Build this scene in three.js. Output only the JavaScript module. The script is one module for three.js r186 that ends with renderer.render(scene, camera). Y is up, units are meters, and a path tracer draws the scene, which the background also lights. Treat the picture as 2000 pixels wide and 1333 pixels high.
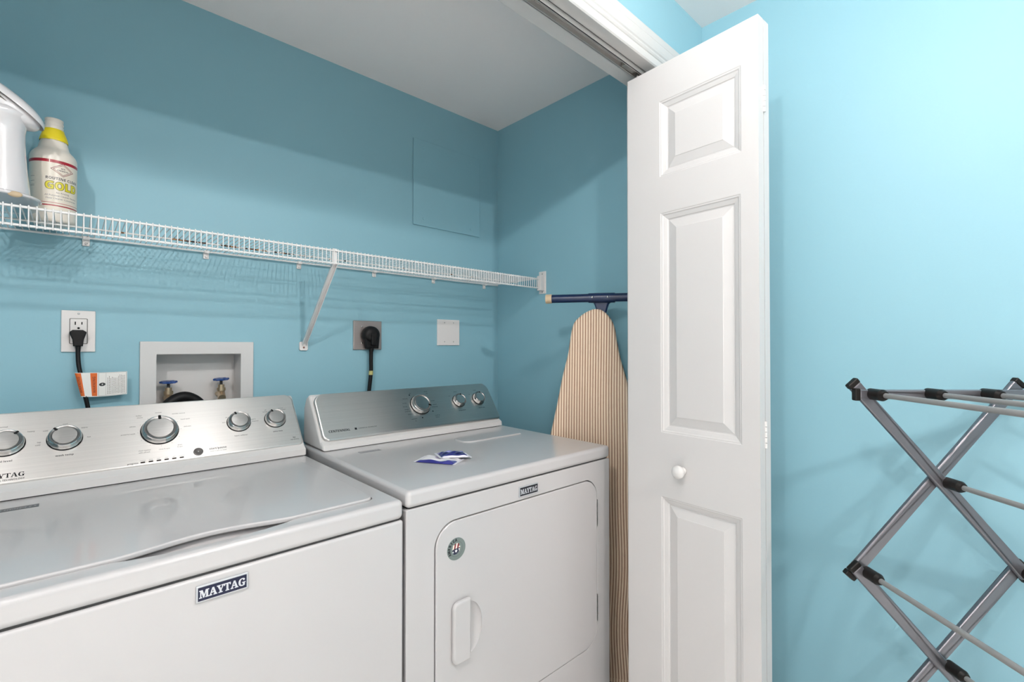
import * as THREE from 'three';
import { RoundedBoxGeometry } from 'three/addons/geometries/RoundedBoxGeometry.js';
import { mergeGeometries, toCreasedNormals } from 'three/addons/utils/BufferGeometryUtils.js';
import { RectAreaLightUniformsLib } from 'three/addons/lights/RectAreaLightUniformsLib.js';
import { Brush, Evaluator, SUBTRACTION } from 'three-bvh-csg';

// ---------------------------------------------------------------- camera, renderer, exposure
RectAreaLightUniformsLib.init();
const scene = new THREE.Scene();
scene.background = new THREE.Color(0x000000);
const camera = new THREE.PerspectiveCamera(71.84, 2000 / 1333, 0.02, 30);
const CAM = new THREE.Vector3(-1.556, 1.232, 1.773);
const YAW = THREE.MathUtils.degToRad(43.0), PITCH = THREE.MathUtils.degToRad(0.64);
camera.position.copy(CAM);
camera.lookAt(CAM.x + Math.sin(YAW) * Math.cos(PITCH), CAM.y + Math.sin(PITCH), CAM.z - Math.cos(YAW) * Math.cos(PITCH));
const renderer = new THREE.WebGLRenderer({ antialias: true });
renderer.toneMapping = THREE.LinearToneMapping;
renderer.toneMappingExposure = 1.0;
renderer.shadowMap.enabled = true;
renderer.shadowMap.type = THREE.PCFSoftShadowMap;

// ceiling lamps out of view; the left one placed to light dryer top and door: [x, z, power, bulb radius in metres]
const LAMPS = [
  { x: -0.98, z: 1.66, drop: 0.095, I: 1.1, size: 0.016, label: 'round white ceiling lamp just before the closet opening' },
  { x: -0.98, z: 2.9, drop: 0.105, I: 3.6, size: 0.022, label: 'round white ceiling lamp behind the camera, in line with the one before the closet' },
  { x: -2.05, z: 1.72, drop: 0.10, I: 2.5, size: 0.03, label: 'unseen ceiling lamp at the left, placed to light the dryer top and door' },
];
// added fill spots out of view: floor bounce brightens the closet ceiling
const FILL_SPOTS = [
  { x: -1.35, z: 3.3, I: 15, label: 'added fill spot in the ceiling behind the camera, nearer the right wall' },
  { x: -2.5, z: 3.3, I: 15, label: 'added fill spot in the ceiling behind the camera, nearer the left wall' },
];
const LAMP_COLOR = new THREE.Color().setRGB(1.0, 0.965, 0.945);

// added glowing panels out of view, soft fill for the closet: [wall, centre along the wall, sill, head, width, radiance]
const FILL_PANELS = [
  { wall: 'left', c: 2.2, y0: 0.55, y1: 2.0, w: 1.9, I: 0.8, label: 'added glowing fill panel on the left wall of the room, out of view' },
  { wall: 'rear', c: -1.5, y0: 0.55, y1: 2.0, w: 1.9, I: 0.15, label: 'added glowing fill panel on the rear wall of the room, out of view' },
];
const FILL_COLOR = new THREE.Color().setRGB(0.93, 0.97, 1.0);

// ---------------------------------------------------------------- helpers
const names = new Map();
function numbered(n) { const k = names.get(n) || 0; names.set(n, k + 1); return k ? `${n}_${String(k).padStart(3, '0')}` : n; }
function rng(seed) { let s = seed >>> 0; return () => { s = (s + 0x6D2B79F5) >>> 0; let t = Math.imul(s ^ (s >>> 15), 1 | s); t = (t + Math.imul(t ^ (t >>> 7), 61 | t)) ^ t; return ((t ^ (t >>> 14)) >>> 0) / 4294967296; }; }
function obj(name, geo, mat, parent = scene, pos) {
  const m = new THREE.Mesh(Array.isArray(geo) ? merge(geo) : geo, mat);
  m.name = parent === scene ? numbered(name) : name;
  m.castShadow = m.receiveShadow = true;
  if (pos) m.position.set(...pos);
  parent.add(m); return m;
}
function merge(list) {
  const gs = list.map((g) => { const h = g.index ? g.toNonIndexed() : g.clone(); for (const k of Object.keys(h.attributes)) if (!['position', 'normal', 'uv'].includes(k)) h.deleteAttribute(k); return h; });
  return mergeGeometries(gs, false);
}
function thing(name, label, category, [x, y, z] = [0, 0, 0], turn = 0, group) {
  const o = new THREE.Group(); o.name = numbered(name); scene.add(o);
  o.position.set(x, y, z); o.rotation.y = turn; o.userData = { label, category };
  if (group) o.userData.group = group;
  return o;
}
function tag(o, label, category, group) { o.userData = { label, category }; if (group) o.userData.group = group; return o; }
function struct(name, geo, mat, parent = scene, pos) { const m = obj(name, geo, mat, parent, pos); if (parent === scene) m.userData.kind = 'structure'; return m; }
// box from corner to corner
function box(x0, y0, z0, x1, y1, z1) { const g = new THREE.BoxGeometry(x1 - x0, y1 - y0, z1 - z0); g.translate((x0 + x1) / 2, (y0 + y1) / 2, (z0 + z1) / 2); return g; }
function rbox(x0, y0, z0, x1, y1, z1, r = 0.004, seg = 3) { const g = new RoundedBoxGeometry(x1 - x0, y1 - y0, z1 - z0, seg, r); g.translate((x0 + x1) / 2, (y0 + y1) / 2, (z0 + z1) / 2); return g; }
const V = (x, y, z) => new THREE.Vector3(x, y, z);
function rod(a, b, r, seg = 10, r2 = r) {
  const d = b.clone().sub(a), L = d.length();
  const g = new THREE.CylinderGeometry(r2, r, L, seg); g.translate(0, L / 2, 0);
  g.applyQuaternion(new THREE.Quaternion().setFromUnitVectors(V(0, 1, 0), d.normalize())); g.translate(a.x, a.y, a.z); return g;
}
function tube(pts, r, n = 40, seg = 10) { return new THREE.TubeGeometry(new THREE.CatmullRomCurve3(pts), n, r, seg, false); }
function rrect(x0, y0, x1, y1, r, shape = new THREE.Shape()) {
  const q = Array.isArray(r) ? r : [r, r, r, r]; // bl, br, tr, tl
  const s = shape;
  s.moveTo(x0 + q[0], y0); s.lineTo(x1 - q[1], y0); if (q[1]) s.absarc(x1 - q[1], y0 + q[1], q[1], -Math.PI / 2, 0, false);
  s.lineTo(x1, y1 - q[2]); if (q[2]) s.absarc(x1 - q[2], y1 - q[2], q[2], 0, Math.PI / 2, false);
  s.lineTo(x0 + q[3], y1); if (q[3]) s.absarc(x0 + q[3], y1 - q[3], q[3], Math.PI / 2, Math.PI, false);
  s.lineTo(x0, y0 + q[0]); if (q[0]) s.absarc(x0 + q[0], y0 + q[0], q[0], Math.PI, Math.PI * 1.5, false);
  return s;
}
function poly(pts) { return new THREE.Shape(pts.map(([x, y]) => new THREE.Vector2(x, y))); }
function hole(x0, y0, x1, y1, r = 0) { return r ? rrect(x0, y0, x1, y1, r, new THREE.Path()) : (() => { const p = new THREE.Path(); p.moveTo(x0, y0); p.lineTo(x1, y0); p.lineTo(x1, y1); p.lineTo(x0, y1); p.closePath(); return p; })(); }
// extrusion whose FRONT (outermost +z) face lies at z = front and whose outline is the shape itself
function slab(shape, depth, bevel = 0, front = 0, seg = 3, curve = 12) {
  const g = new THREE.ExtrudeGeometry(shape, { depth: Math.max(depth - 2 * bevel, 0.0001), bevelEnabled: bevel > 0, bevelSize: bevel, bevelThickness: bevel, bevelOffset: -bevel, bevelSegments: seg, curveSegments: curve });
  g.translate(0, 0, front - depth + bevel); return g;
}
// planar uv from two axes (0..1 over the given rectangle)
function planar(g, ax, a0, a1, bx, b0, b1) {
  const p = g.attributes.position, uv = new Float32Array(p.count * 2), get = (i, k) => (k === 'x' ? p.getX(i) : k === 'y' ? p.getY(i) : p.getZ(i));
  for (let i = 0; i < p.count; i++) { uv[2 * i] = (get(i, ax) - a0) / (a1 - a0); uv[2 * i + 1] = (get(i, bx) - b0) / (b1 - b0); }
  g.setAttribute('uv', new THREE.BufferAttribute(uv, 2)); return g;
}
// uv in metres by the dominant normal
function metreUV(g) {
  if (!g.attributes.normal) g.computeVertexNormals();
  const p = g.attributes.position, n = g.attributes.normal, uv = new Float32Array(p.count * 2);
  for (let i = 0; i < p.count; i++) {
    const ax = Math.abs(n.getX(i)), ay = Math.abs(n.getY(i)), az = Math.abs(n.getZ(i));
    if (ax >= ay && ax >= az) { uv[2 * i] = p.getZ(i); uv[2 * i + 1] = p.getY(i); } else if (ay >= az) { uv[2 * i] = p.getX(i); uv[2 * i + 1] = p.getZ(i); } else { uv[2 * i] = p.getX(i); uv[2 * i + 1] = p.getY(i); }
  }
  g.setAttribute('uv', new THREE.BufferAttribute(uv, 2)); return g;
}
function profileX(pts, x0, x1, bevel = 0) { // pts are [z, y]; extruded along x
  const s = new THREE.Shape(pts.map(([z, y]) => new THREE.Vector2(z, y)));
  const g = new THREE.ExtrudeGeometry(s, { depth: x1 - x0 - 2 * bevel, bevelEnabled: bevel > 0, bevelSize: bevel, bevelThickness: bevel, bevelOffset: -bevel, bevelSegments: 3 });
  // local (X=z, Y=y, Z=extrusion) -> world (x = Z, y = Y, z = X): mirror, so flip faces
  const p = g.attributes.position; for (let i = 0; i < p.count; i++) { const X = p.getX(i), Y = p.getY(i), Z = p.getZ(i); p.setXYZ(i, x1 - bevel - Z, Y, X); }
  g.computeVertexNormals(); return g;
}
function canvas(w, h, draw) { const c = document.createElement('canvas'); c.width = w; c.height = h; draw(c.getContext('2d'), w, h); const t = new THREE.CanvasTexture(c); t.colorSpace = THREE.SRGBColorSpace; t.anisotropy = 8; t.magFilter = THREE.LinearFilter; return t; }
function noiseTex(size, seed, octaves, mapFn, srgb = false) {
  const R = rng(seed), acc = new Float32Array(size * size);
  for (const [cells, amp] of octaves) {
    const lat = new Float32Array(cells * cells).map(() => R());
    for (let y = 0; y < size; y++) for (let x = 0; x < size; x++) {
      const fx = x / size * cells, fy = y / size * cells, ix = Math.floor(fx), iy = Math.floor(fy); let u = fx - ix, v = fy - iy; u = u * u * (3 - 2 * u); v = v * v * (3 - 2 * v);
      const a = lat[(iy % cells) * cells + ix % cells], b = lat[(iy % cells) * cells + (ix + 1) % cells], c = lat[((iy + 1) % cells) * cells + ix % cells], d = lat[((iy + 1) % cells) * cells + (ix + 1) % cells];
      acc[y * size + x] += amp * ((a * (1 - u) + b * u) * (1 - v) + (c * (1 - u) + d * u) * v - 0.5);
    }
  }
  const data = new Uint8Array(size * size * 4);
  for (let i = 0; i < size * size; i++) { const c = mapFn(acc[i]); data[4 * i] = c[0]; data[4 * i + 1] = c[1]; data[4 * i + 2] = c[2]; data[4 * i + 3] = 255; }
  const t = new THREE.DataTexture(data, size, size); t.wrapS = t.wrapT = THREE.RepeatWrapping; t.magFilter = THREE.LinearFilter; t.minFilter = THREE.LinearMipmapLinearFilter; t.generateMipmaps = true; if (srgb) t.colorSpace = THREE.SRGBColorSpace; t.needsUpdate = true; return t;
}
const clampB = (v) => Math.max(0, Math.min(255, Math.round(v)));
const lin = (r, g, b) => new THREE.Color().setRGB(r, g, b);

// ---------------------------------------------------------------- materials
const stipple = noiseTex(512, 11, [[128, 0.9], [256, 0.7], [32, 0.25]], (v) => { const k = clampB(128 + v * 110); return [k, k, k]; });
stipple.repeat.set(2.2, 2.2);
const M = {};
M.wall = new THREE.MeshStandardMaterial({ color: lin(0.272, 0.505, 0.59), roughness: 0.5, bumpMap: stipple, bumpScale: 0.0001 });
M.ceiling = new THREE.MeshStandardMaterial({ color: lin(0.93, 0.87, 0.85), roughness: 0.9, bumpMap: stipple, bumpScale: 0.0002 });
M.plaster = new THREE.MeshStandardMaterial({ color: lin(0.87, 0.86, 0.84), roughness: 0.85, bumpMap: stipple, bumpScale: 0.0004 });  // room walls out of view, kept pale to bounce neutral light
M.trim = new THREE.MeshStandardMaterial({ color: lin(0.58, 0.575, 0.565), roughness: 0.35 });
M.door = new THREE.MeshStandardMaterial({ color: lin(0.59, 0.58, 0.575), roughness: 0.42 });
M.enamel = new THREE.MeshPhysicalMaterial({ color: lin(0.51, 0.50, 0.502), roughness: 0.3, clearcoat: 0.55, clearcoatRoughness: 0.04 });
M.plasticWhite = new THREE.MeshStandardMaterial({ color: lin(0.66, 0.65, 0.64), roughness: 0.32 });
M.plateWhite = new THREE.MeshStandardMaterial({ color: lin(0.80, 0.765, 0.745), roughness: 0.35 });
M.black = new THREE.MeshPhysicalMaterial({ color: lin(0.006, 0.006, 0.0065), roughness: 0.5, specularIntensity: 0.5 });
M.dark = new THREE.MeshStandardMaterial({ color: lin(0.05, 0.05, 0.05), roughness: 0.7 });
M.gap = new THREE.MeshStandardMaterial({ color: lin(0.05, 0.05, 0.05), roughness: 0.9 });
M.chrome = new THREE.MeshStandardMaterial({ color: lin(0.62, 0.61, 0.6), metalness: 1, roughness: 0.16 });
M.darkMetal = new THREE.MeshStandardMaterial({ color: lin(0.27, 0.265, 0.26), metalness: 0.8, roughness: 0.3 });
M.steel = new THREE.MeshStandardMaterial({ color: lin(0.5, 0.5, 0.5), metalness: 1, roughness: 0.35 });
M.wire = new THREE.MeshStandardMaterial({ color: lin(0.80, 0.79, 0.78), roughness: 0.35 });
M.brass = new THREE.MeshStandardMaterial({ color: lin(0.55, 0.44, 0.30), metalness: 0.85, roughness: 0.38 });
M.blueHandle = new THREE.MeshStandardMaterial({ color: lin(0.02, 0.07, 0.26), roughness: 0.4 });
M.navy = new THREE.MeshStandardMaterial({ color: lin(0.006, 0.02, 0.07), roughness: 0.3 });
M.beige = new THREE.MeshStandardMaterial({ color: lin(0.55, 0.42, 0.27), roughness: 0.55 });
M.silver = new THREE.MeshStandardMaterial({ color: lin(0.21, 0.205, 0.225), metalness: 0.75, roughness: 0.33 });
M.rodGrey = new THREE.MeshStandardMaterial({ color: lin(0.27, 0.265, 0.26), metalness: 0.25, roughness: 0.4 });
M.grommet = new THREE.MeshPhysicalMaterial({ color: lin(0.008, 0.006, 0.005), roughness: 0.42, specularIntensity: 0.6 });
M.floor = new THREE.MeshStandardMaterial({ color: lin(0.84, 0.79, 0.745), roughness: 0.5 });  // floor out of view, kept pale and warm to bounce light upward
M.track = new THREE.MeshStandardMaterial({ color: lin(0.5, 0.49, 0.47), metalness: 0.5, roughness: 0.5 });
M.screw = new THREE.MeshStandardMaterial({ color: lin(0.3, 0.29, 0.27), metalness: 0.8, roughness: 0.4 });

// ---------------------------------------------------------------- the setting
const CEIL = 2.315, ROOM_L = -3.3, REAR = 6.0, HZ0 = 0.945, HZ1 = 1.051, OPEN_Y = 2.05, JAMB_R = -0.27, JAMB_L = -2.12, CL_L = -2.3;
const BX = { x0: -1.376, x1: -1.142, y0: 1.0, y1: 1.2105 };        // hole for the washer outlet box
{
  struct('floor', metreUV(box(ROOM_L - 0.1, -0.1, -0.1, 0.1, 0, REAR + 0.1)), M.floor);
  struct('ceiling', metreUV(box(ROOM_L - 0.1, CEIL, -0.1, 0.1, CEIL + 0.1, REAR + 0.1)), M.ceiling);
  const s = new THREE.Shape(); s.moveTo(ROOM_L - 0.1, 0); s.lineTo(0, 0); s.lineTo(0, CEIL); s.lineTo(ROOM_L - 0.1, CEIL); s.closePath();
  s.holes.push(hole(BX.x0, BX.y0, BX.x1, BX.y1));
  struct('wall_back', metreUV(slab(s, 0.1, 0, 0)), M.wall);
  struct('wall_right', metreUV(box(0, 0, -0.1, 0.1, CEIL, REAR + 0.1)), M.wall);
  struct('wall_left', metreUV(box(CL_L - 0.1, 0, 0, CL_L, CEIL, HZ0)), M.wall);
  const f = new THREE.Shape(); f.moveTo(ROOM_L, 0); f.lineTo(JAMB_L, 0); f.lineTo(JAMB_L, OPEN_Y + 0.018); f.lineTo(JAMB_R, OPEN_Y + 0.018); f.lineTo(JAMB_R, 0); f.lineTo(0, 0); f.lineTo(0, CEIL); f.lineTo(ROOM_L, CEIL); f.closePath();
  struct('wall_front', metreUV(slab(f, HZ1 - HZ0, 0, HZ1)), M.wall);
  struct('wall_room_left', metreUV(box(ROOM_L - 0.1, 0, 0, ROOM_L, CEIL, REAR + 0.1)), M.plaster);
  struct('wall_rear', metreUV(box(ROOM_L, 0, REAR, 0, CEIL, REAR + 0.1)), M.plaster);
  // jamb lining
  struct('trim_1', box(JAMB_L, OPEN_Y, HZ0 - 0.002, JAMB_R, OPEN_Y + 0.018, HZ1 + 0.002), M.trim);
  struct('trim_2', box(JAMB_R - 0.018, 0, HZ0 - 0.002, JAMB_R, OPEN_Y, HZ1 + 0.002), M.trim);
  struct('trim_3', box(JAMB_L, 0, HZ0 - 0.002, JAMB_L + 0.018, OPEN_Y, HZ1 + 0.002), M.trim);
  // casing: moulded profile, [outwards from the opening, thickness]
  const prof = [[-0.004, 0], [-0.004, 0.009], [-0.001, 0.0125], [0.004, 0.0135], [0.014, 0.0135], [0.0165, 0.0105], [0.019, 0.0085], [0.023, 0.0085], [0.0245, 0.011], [0.028, 0.0135], [0.031, 0.0135], [0.0335, 0.0115], [0.036, 0.0115], [0.039, 0.0145], [0.046, 0.0165], [0.062, 0.0175], [0.064, 0.0165], [0.066, 0.0175], [0.082, 0.018], [0.086, 0.017], [0.087, 0.013], [0.087, 0]];
  const W = 0.087;
  function casing(dir) { // 'head' | 'right' | 'left' swept with mitred ends
    const pos = [], idx = [], n = prof.length;
    for (let e = 0; e < 2; e++) for (const [o, t] of prof) {
      if (dir === 'head') pos.push(e ? JAMB_R + o : JAMB_L - o, OPEN_Y + o, HZ1 + t);
      else pos.push(dir === 'right' ? JAMB_R + o : JAMB_L - o, e ? OPEN_Y + o : 0, HZ1 + t);
    }
    for (let i = 0; i < n; i++) { const j = (i + 1) % n; idx.push(i, j, n + i, j, n + j, n + i); }
    const g = new THREE.BufferGeometry(); g.setAttribute('position', new THREE.Float32BufferAttribute(pos, 3)); g.setIndex(idx);
    const h = g.toNonIndexed(); h.computeVertexNormals(); return planar(h, 'x', 0, 1, 'y', 0, 1);
  }
  const mt = M.trim.clone(); mt.side = THREE.DoubleSide;
  struct('trim_4', casing('head'), mt); struct('trim_5', casing('right'), mt); struct('trim_6', casing('left'), mt);
}
// overhead track of the folding door
{
  const t = thing('door_track', 'dirty grey metal track under the closet door header', 'door track', [-1.2, OPEN_Y, 1.0125]);
  const x0 = JAMB_L + 0.02 + 1.2, x1 = JAMB_R - 0.02 + 1.2, w = 0.0125;
  obj('channel', [box(x0, -0.002, -w, x1, 0, w), box(x0, -0.017, -w, x1, 0, -w + 0.0016), box(x0, -0.017, w - 0.0016, x1, 0, w), box(x0, -0.017, -w, x1, -0.0155, -w + 0.004), box(x0, -0.017, w - 0.004, x1, -0.0155, w)], M.track, t);
  for (const sx of [-0.93, -0.405, -1.5]) { const g = new THREE.SphereGeometry(0.0042, 14, 8, 0, Math.PI * 2, 0, Math.PI / 2); g.rotateX(Math.PI); g.translate(sx + 1.2, -0.002, 0); obj('screw', g, M.screw, t); }
  obj('pivot_bracket', [rbox(0.79, -0.014, -0.010, 0.845, -0.002, 0.010, 0.002), rod(V(0.86, -0.022, 0), V(0.86, -0.002, 0), 0.005)], M.screw, t);
}

// ---------------------------------------------------------------- ceiling lamps (they stand outside the frame)
for (const L of LAMPS) {
  const t = thing('unseen_ceiling_lamp', L.label, 'ceiling lamp', [L.x, CEIL, L.z]);
  obj('canopy', new THREE.CylinderGeometry(0.075, 0.085, 0.025, 40).translate(0, -0.0125, 0), M.plasticWhite, t);
  const glow = new THREE.MeshStandardMaterial({ color: lin(0.9, 0.88, 0.84), roughness: 0.5, emissive: LAMP_COLOR, emissiveIntensity: 3 });
  const dome = new THREE.SphereGeometry(0.1, 32, 20); dome.scale(1, 0.62, 1); dome.translate(0, -L.drop + 0.015, 0);
  obj('shade', dome, glow, t);
  const p = new THREE.PointLight(LAMP_COLOR, L.I, 0, 2); p.castShadow = true; p.shadow.radius = L.size / 0.02; p.shadow.mapSize.set(1024, 1024); p.shadow.bias = -0.0005;
  p.position.set(0, -L.drop, 0); p.name = 'lamp_light'; t.add(p);
}

for (const L of FILL_SPOTS) {  // added fill spots, aimed down so the floor throws light back up
  const t = thing('added_fill_spot', L.label, 'added_fill_spot', [L.x, CEIL, L.z]);
  obj('trim_ring', new THREE.TorusGeometry(0.062, 0.008, 12, 40).rotateX(Math.PI / 2).translate(0, -0.003, 0), M.plasticWhite, t);
  obj('lens', new THREE.CylinderGeometry(0.06, 0.06, 0.004, 40).translate(0, -0.003, 0), new THREE.MeshStandardMaterial({ color: lin(0.9, 0.9, 0.88), emissive: LAMP_COLOR, emissiveIntensity: 3 }), t);
  const p = new THREE.SpotLight(LAMP_COLOR, L.I, 0, THREE.MathUtils.degToRad(42), 0.6, 2); p.castShadow = true; p.shadow.radius = 2.5; p.shadow.mapSize.set(1024, 1024); p.position.set(0, -0.02, 0); p.target.position.set(0, -1.5, 0); p.name = 'fill_spot_beam'; t.add(p, p.target);
}

// ---------------------------------------------------------------- added glowing fill panels (behind and left of the camera)
for (const b of FILL_PANELS) {
  const left = b.wall === 'left', h = b.y1 - b.y0;
  const t = thing('added_fill_panel', b.label, 'fill_panel', left ? [ROOM_L, b.y0, b.c] : [b.c, b.y0, REAR], left ? Math.PI / 2 : Math.PI);
  obj('frame', [rbox(-b.w / 2 - 0.07, -0.07, 0, b.w / 2 + 0.07, 0, 0.03), rbox(-b.w / 2 - 0.07, h, 0, b.w / 2 + 0.07, h + 0.07, 0.03), rbox(-b.w / 2 - 0.07, 0, 0, -b.w / 2, h, 0.03), rbox(b.w / 2, 0, 0, b.w / 2 + 0.07, h, 0.03)], M.trim, t);
  obj('glow_sheet', box(-b.w / 2, 0, 0.008, b.w / 2, h, 0.010), new THREE.MeshStandardMaterial({ color: lin(0.8, 0.8, 0.8), roughness: 0.9, emissive: FILL_COLOR, emissiveIntensity: Math.min(1.2, b.I * 0.3) }), t);
  const r = new THREE.RectAreaLight(FILL_COLOR, b.I, b.w, h); r.position.set(0, h / 2, 0.02); r.rotation.y = Math.PI; r.name = 'fill_light'; t.add(r);
}

// ---------------------------------------------------------------- folding door (structure)
{
  const A = V(-0.352, 0, 0.987), ang = Math.atan2(0.023, 0.374); // leaf runs along +z, tilted slightly to -x
  const D = new THREE.Group(); D.name = 'door_1'; scene.add(D); D.userData.kind = 'structure';
  D.position.copy(A); D.rotation.y = -Math.PI / 2 - ang;        // local +x runs along the leaf towards the room, local +z is the face seen
  const W = 0.374, H0 = 0.022, H1 = 2.0205, T = 0.0272, GAP = 0.0032;
  const panels = [[0.1075, 1.705, 0.3335, 1.917], [0.1095, 0.993, 0.3315, 1.603], [0.1095, 0.20, 0.3315, 0.8165]];
  const prof = [[0, 0], [0.002, 0.0012], [0.005, 0.0015], [0.0075, 0.004], [0.012, 0.0055], [0.0175, 0.0075], [0.0195, 0.0098], [0.0225, 0.0100], [0.024, 0.0092], [0.0455, 0.0036], [0.0462, 0.0026], [0.0475, 0.0024]];
  function leafGeo(zf) {
    const s = new THREE.Shape(); s.moveTo(0, H0); s.lineTo(W, H0); s.lineTo(W, H1); s.lineTo(0, H1); s.closePath();
    for (const p of panels) s.holes.push(hole(...p));
    return metreUV(slab(s, T, 0, zf));
  }
  function panelGeo([x0, y0, x1, y1], zf) {
    const faces = [];
    const side = (zs, flip) => {
      const pos = [];
      for (let k = 0; k + 1 < prof.length; k++) {
        const [i0, d0] = prof[k], [i1, d1] = prof[k + 1];
        const q = (i, d) => [[x0 + i, y0 + i], [x1 - i, y0 + i], [x1 - i, y1 - i], [x0 + i, y1 - i]].map(([a, b]) => [a, b, flip ? zs + d : zs - d]);
        const a = q(i0, d0), b = q(i1, d1);
        for (let e = 0; e < 4; e++) { const f = (e + 1) % 4; const t = [a[e], a[f], b[f], a[e], b[f], b[e]]; if (flip) t.reverse(); for (const v of t) pos.push(...v); }
      }
      const [i, d] = prof[prof.length - 1], z = flip ? zs + d : zs - d; const c = [[x0 + i, y0 + i, z], [x1 - i, y0 + i, z], [x1 - i, y1 - i, z], [x0 + i, y1 - i, z]];
      const t = [c[0], c[1], c[2], c[0], c[2], c[3]]; if (flip) t.reverse(); for (const v of t) pos.push(...v);
      const g = new THREE.BufferGeometry(); g.setAttribute('position', new THREE.Float32BufferAttribute(pos, 3)); g.computeVertexNormals(); return metreUV(g);
    };
    faces.push(side(zf, false), side(zf - T, true)); return merge(faces);
  }
  for (const zf of [0, -T - GAP]) {
    const leaf = obj('door_leaf', leafGeo(zf), M.door, D);
    for (const p of panels) obj('raised_panel', panelGeo(p, zf), M.door, leaf);
  }
  const knob = new THREE.LatheGeometry([[0, 0], [0.010, 0], [0.0095, 0.004], [0.007, 0.008], [0.0075, 0.012], [0.0135, 0.017], [0.0175, 0.0235], [0.0175, 0.029], [0.014, 0.0345], [0.007, 0.0372], [0, 0.038]].map(([r, h]) => new THREE.Vector2(r, h)), 36);
  knob.rotateX(Math.PI / 2); knob.translate(0.1765, 0.9, 0);
  obj('door_handle', knob, M.plasticWhite, D);
  for (const y of [1.827, 1.021, 0.215]) {
    const gs = []; for (let i = 0; i < 5; i++) gs.push(new THREE.CylinderGeometry(0.0036, 0.0036, 0.0118, 16).translate(W + 0.0008, y - 0.026 + i * 0.013, -T - GAP / 2));
    gs.push(box(W - 0.02, y - 0.032, -T - GAP + 0.0003, W, y + 0.032, -T - 0.0003));
    obj('hinge', gs, M.plasticWhite, D);
  }
}

// ---------------------------------------------------------------- appliances: shared pieces
function brushed(w, h, draw, base = [222, 220, 217], seed = 5) {
  return canvas(w, h, (c) => {
    c.fillStyle = `rgb(${base.join()})`; c.fillRect(0, 0, w, h);
    const R = rng(seed);
    for (let y = 0; y < h; y++) { c.fillStyle = R() > 0.5 ? `rgba(255,255,255,${0.05 * R()})` : `rgba(0,0,0,${0.05 * R()})`; c.fillRect(0, y, w, 1); }
    draw(c);
  });
}
function steelMat(map) { return new THREE.MeshPhysicalMaterial({ map, metalness: 1, roughness: 0.36, anisotropy: 0.88, anisotropyRotation: Math.PI / 2 }); }
// frame of a tilted console face: x along the machine, v up the slope, n outwards
function slopeMatrix(y0, z0, dy, dz) { const v = V(0, dy, dz).normalize(), x = V(1, 0, 0), n = x.clone().cross(v); const m = new THREE.Matrix4().makeBasis(x, v, n); m.setPosition(0, y0, z0); return m; }
const knobProfile = (R) => [[R * 0.99, 0], [R, 0.003], [R * 0.985, 0.008], [R * 0.955, 0.0132], [R * 0.92, 0.0160], [R * 0.87, 0.0172], [R * 0.81, 0.0166], [R * 0.77, 0.0146], [R * 0.74, 0.0140]];
const capMat = steelMat(canvas(256, 256, (c) => { c.fillStyle = 'rgb(200,199,197)'; c.fillRect(0, 0, 256, 256); const R = rng(9); for (let y = 0; y < 256; y++) { c.fillStyle = `rgba(${R() > 0.5 ? '255,255,255' : '0,0,0'},${0.06 * R()})`; c.fillRect(0, y, 256, 1); } }));
capMat.roughness = 0.3;
function dial(root, m, s, t, R, turn, off) { // turn: pointer angle from straight up, clockwise
  const T = (g) => { g.rotateX(Math.PI / 2); g.translate(s, t, 0); g.applyMatrix4(m); return g; };
  const lathe = (p, n = 56) => new THREE.LatheGeometry(p.map(([r, h]) => new THREE.Vector2(r, h)), n);
  const k = obj('knob', T(toCreasedNormals(lathe(knobProfile(R)), 0.35)), M.chrome, root, off);
  obj('knob_groove', T(lathe([[R * 0.865, 0.0171], [R * 0.86, 0.0176], [R * 0.74, 0.0162], [R * 0.71, 0.0145]])), M.darkMetal, k);
  obj('knob_shade_ring', T(lathe([[0, 0.0005], [R * 1.035, 0.0005], [R * 1.035, 0.0022], [R * 0.98, 0.0030]])), M.black, k);  // base ring coloured black as the shadow round the knob
  obj('knob_cap', T(planar(toCreasedNormals(lathe([[R * 0.72, 0.010], [R * 0.715, 0.0155], [R * 0.695, 0.0170], [R * 0.4, 0.0174], [0, 0.0175]]), 0.5), 'x', -R, R, 'z', -R, R)), capMat, k);
  const g = rbox(-R * 0.085, R * 0.64, 0.012, R * 0.085, R * 0.95, 0.0184, 0.002); g.rotateZ(-turn); g.translate(s, t, 0); g.applyMatrix4(m);
  obj('pointer', g, M.black, k);
}
function badgeMap(w, h, pad, ground = '#141a38') {
  return canvas(w, h, (c) => {
    c.fillStyle = '#b9bcc0'; c.fillRect(0, 0, w, h); c.fillStyle = ground; c.fillRect(pad, pad, w - 2 * pad, h - 2 * pad);
    c.fillStyle = '#c9ccd2'; c.textAlign = 'center'; c.textBaseline = 'middle'; c.font = `bold ${Math.round(h * 0.62)}px serif`;
    const m = c.measureText('MAYTAG').width, k = (w - 3.2 * pad) / m; c.save(); c.translate(w / 2, h / 2 + h * 0.02); c.scale(k, 1); c.lineWidth = 5; c.strokeStyle = '#c9ccd2'; c.strokeText('MAYTAG', 0, 0); c.fillText('MAYTAG', 0, 0); c.restore();
  });
}

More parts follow.
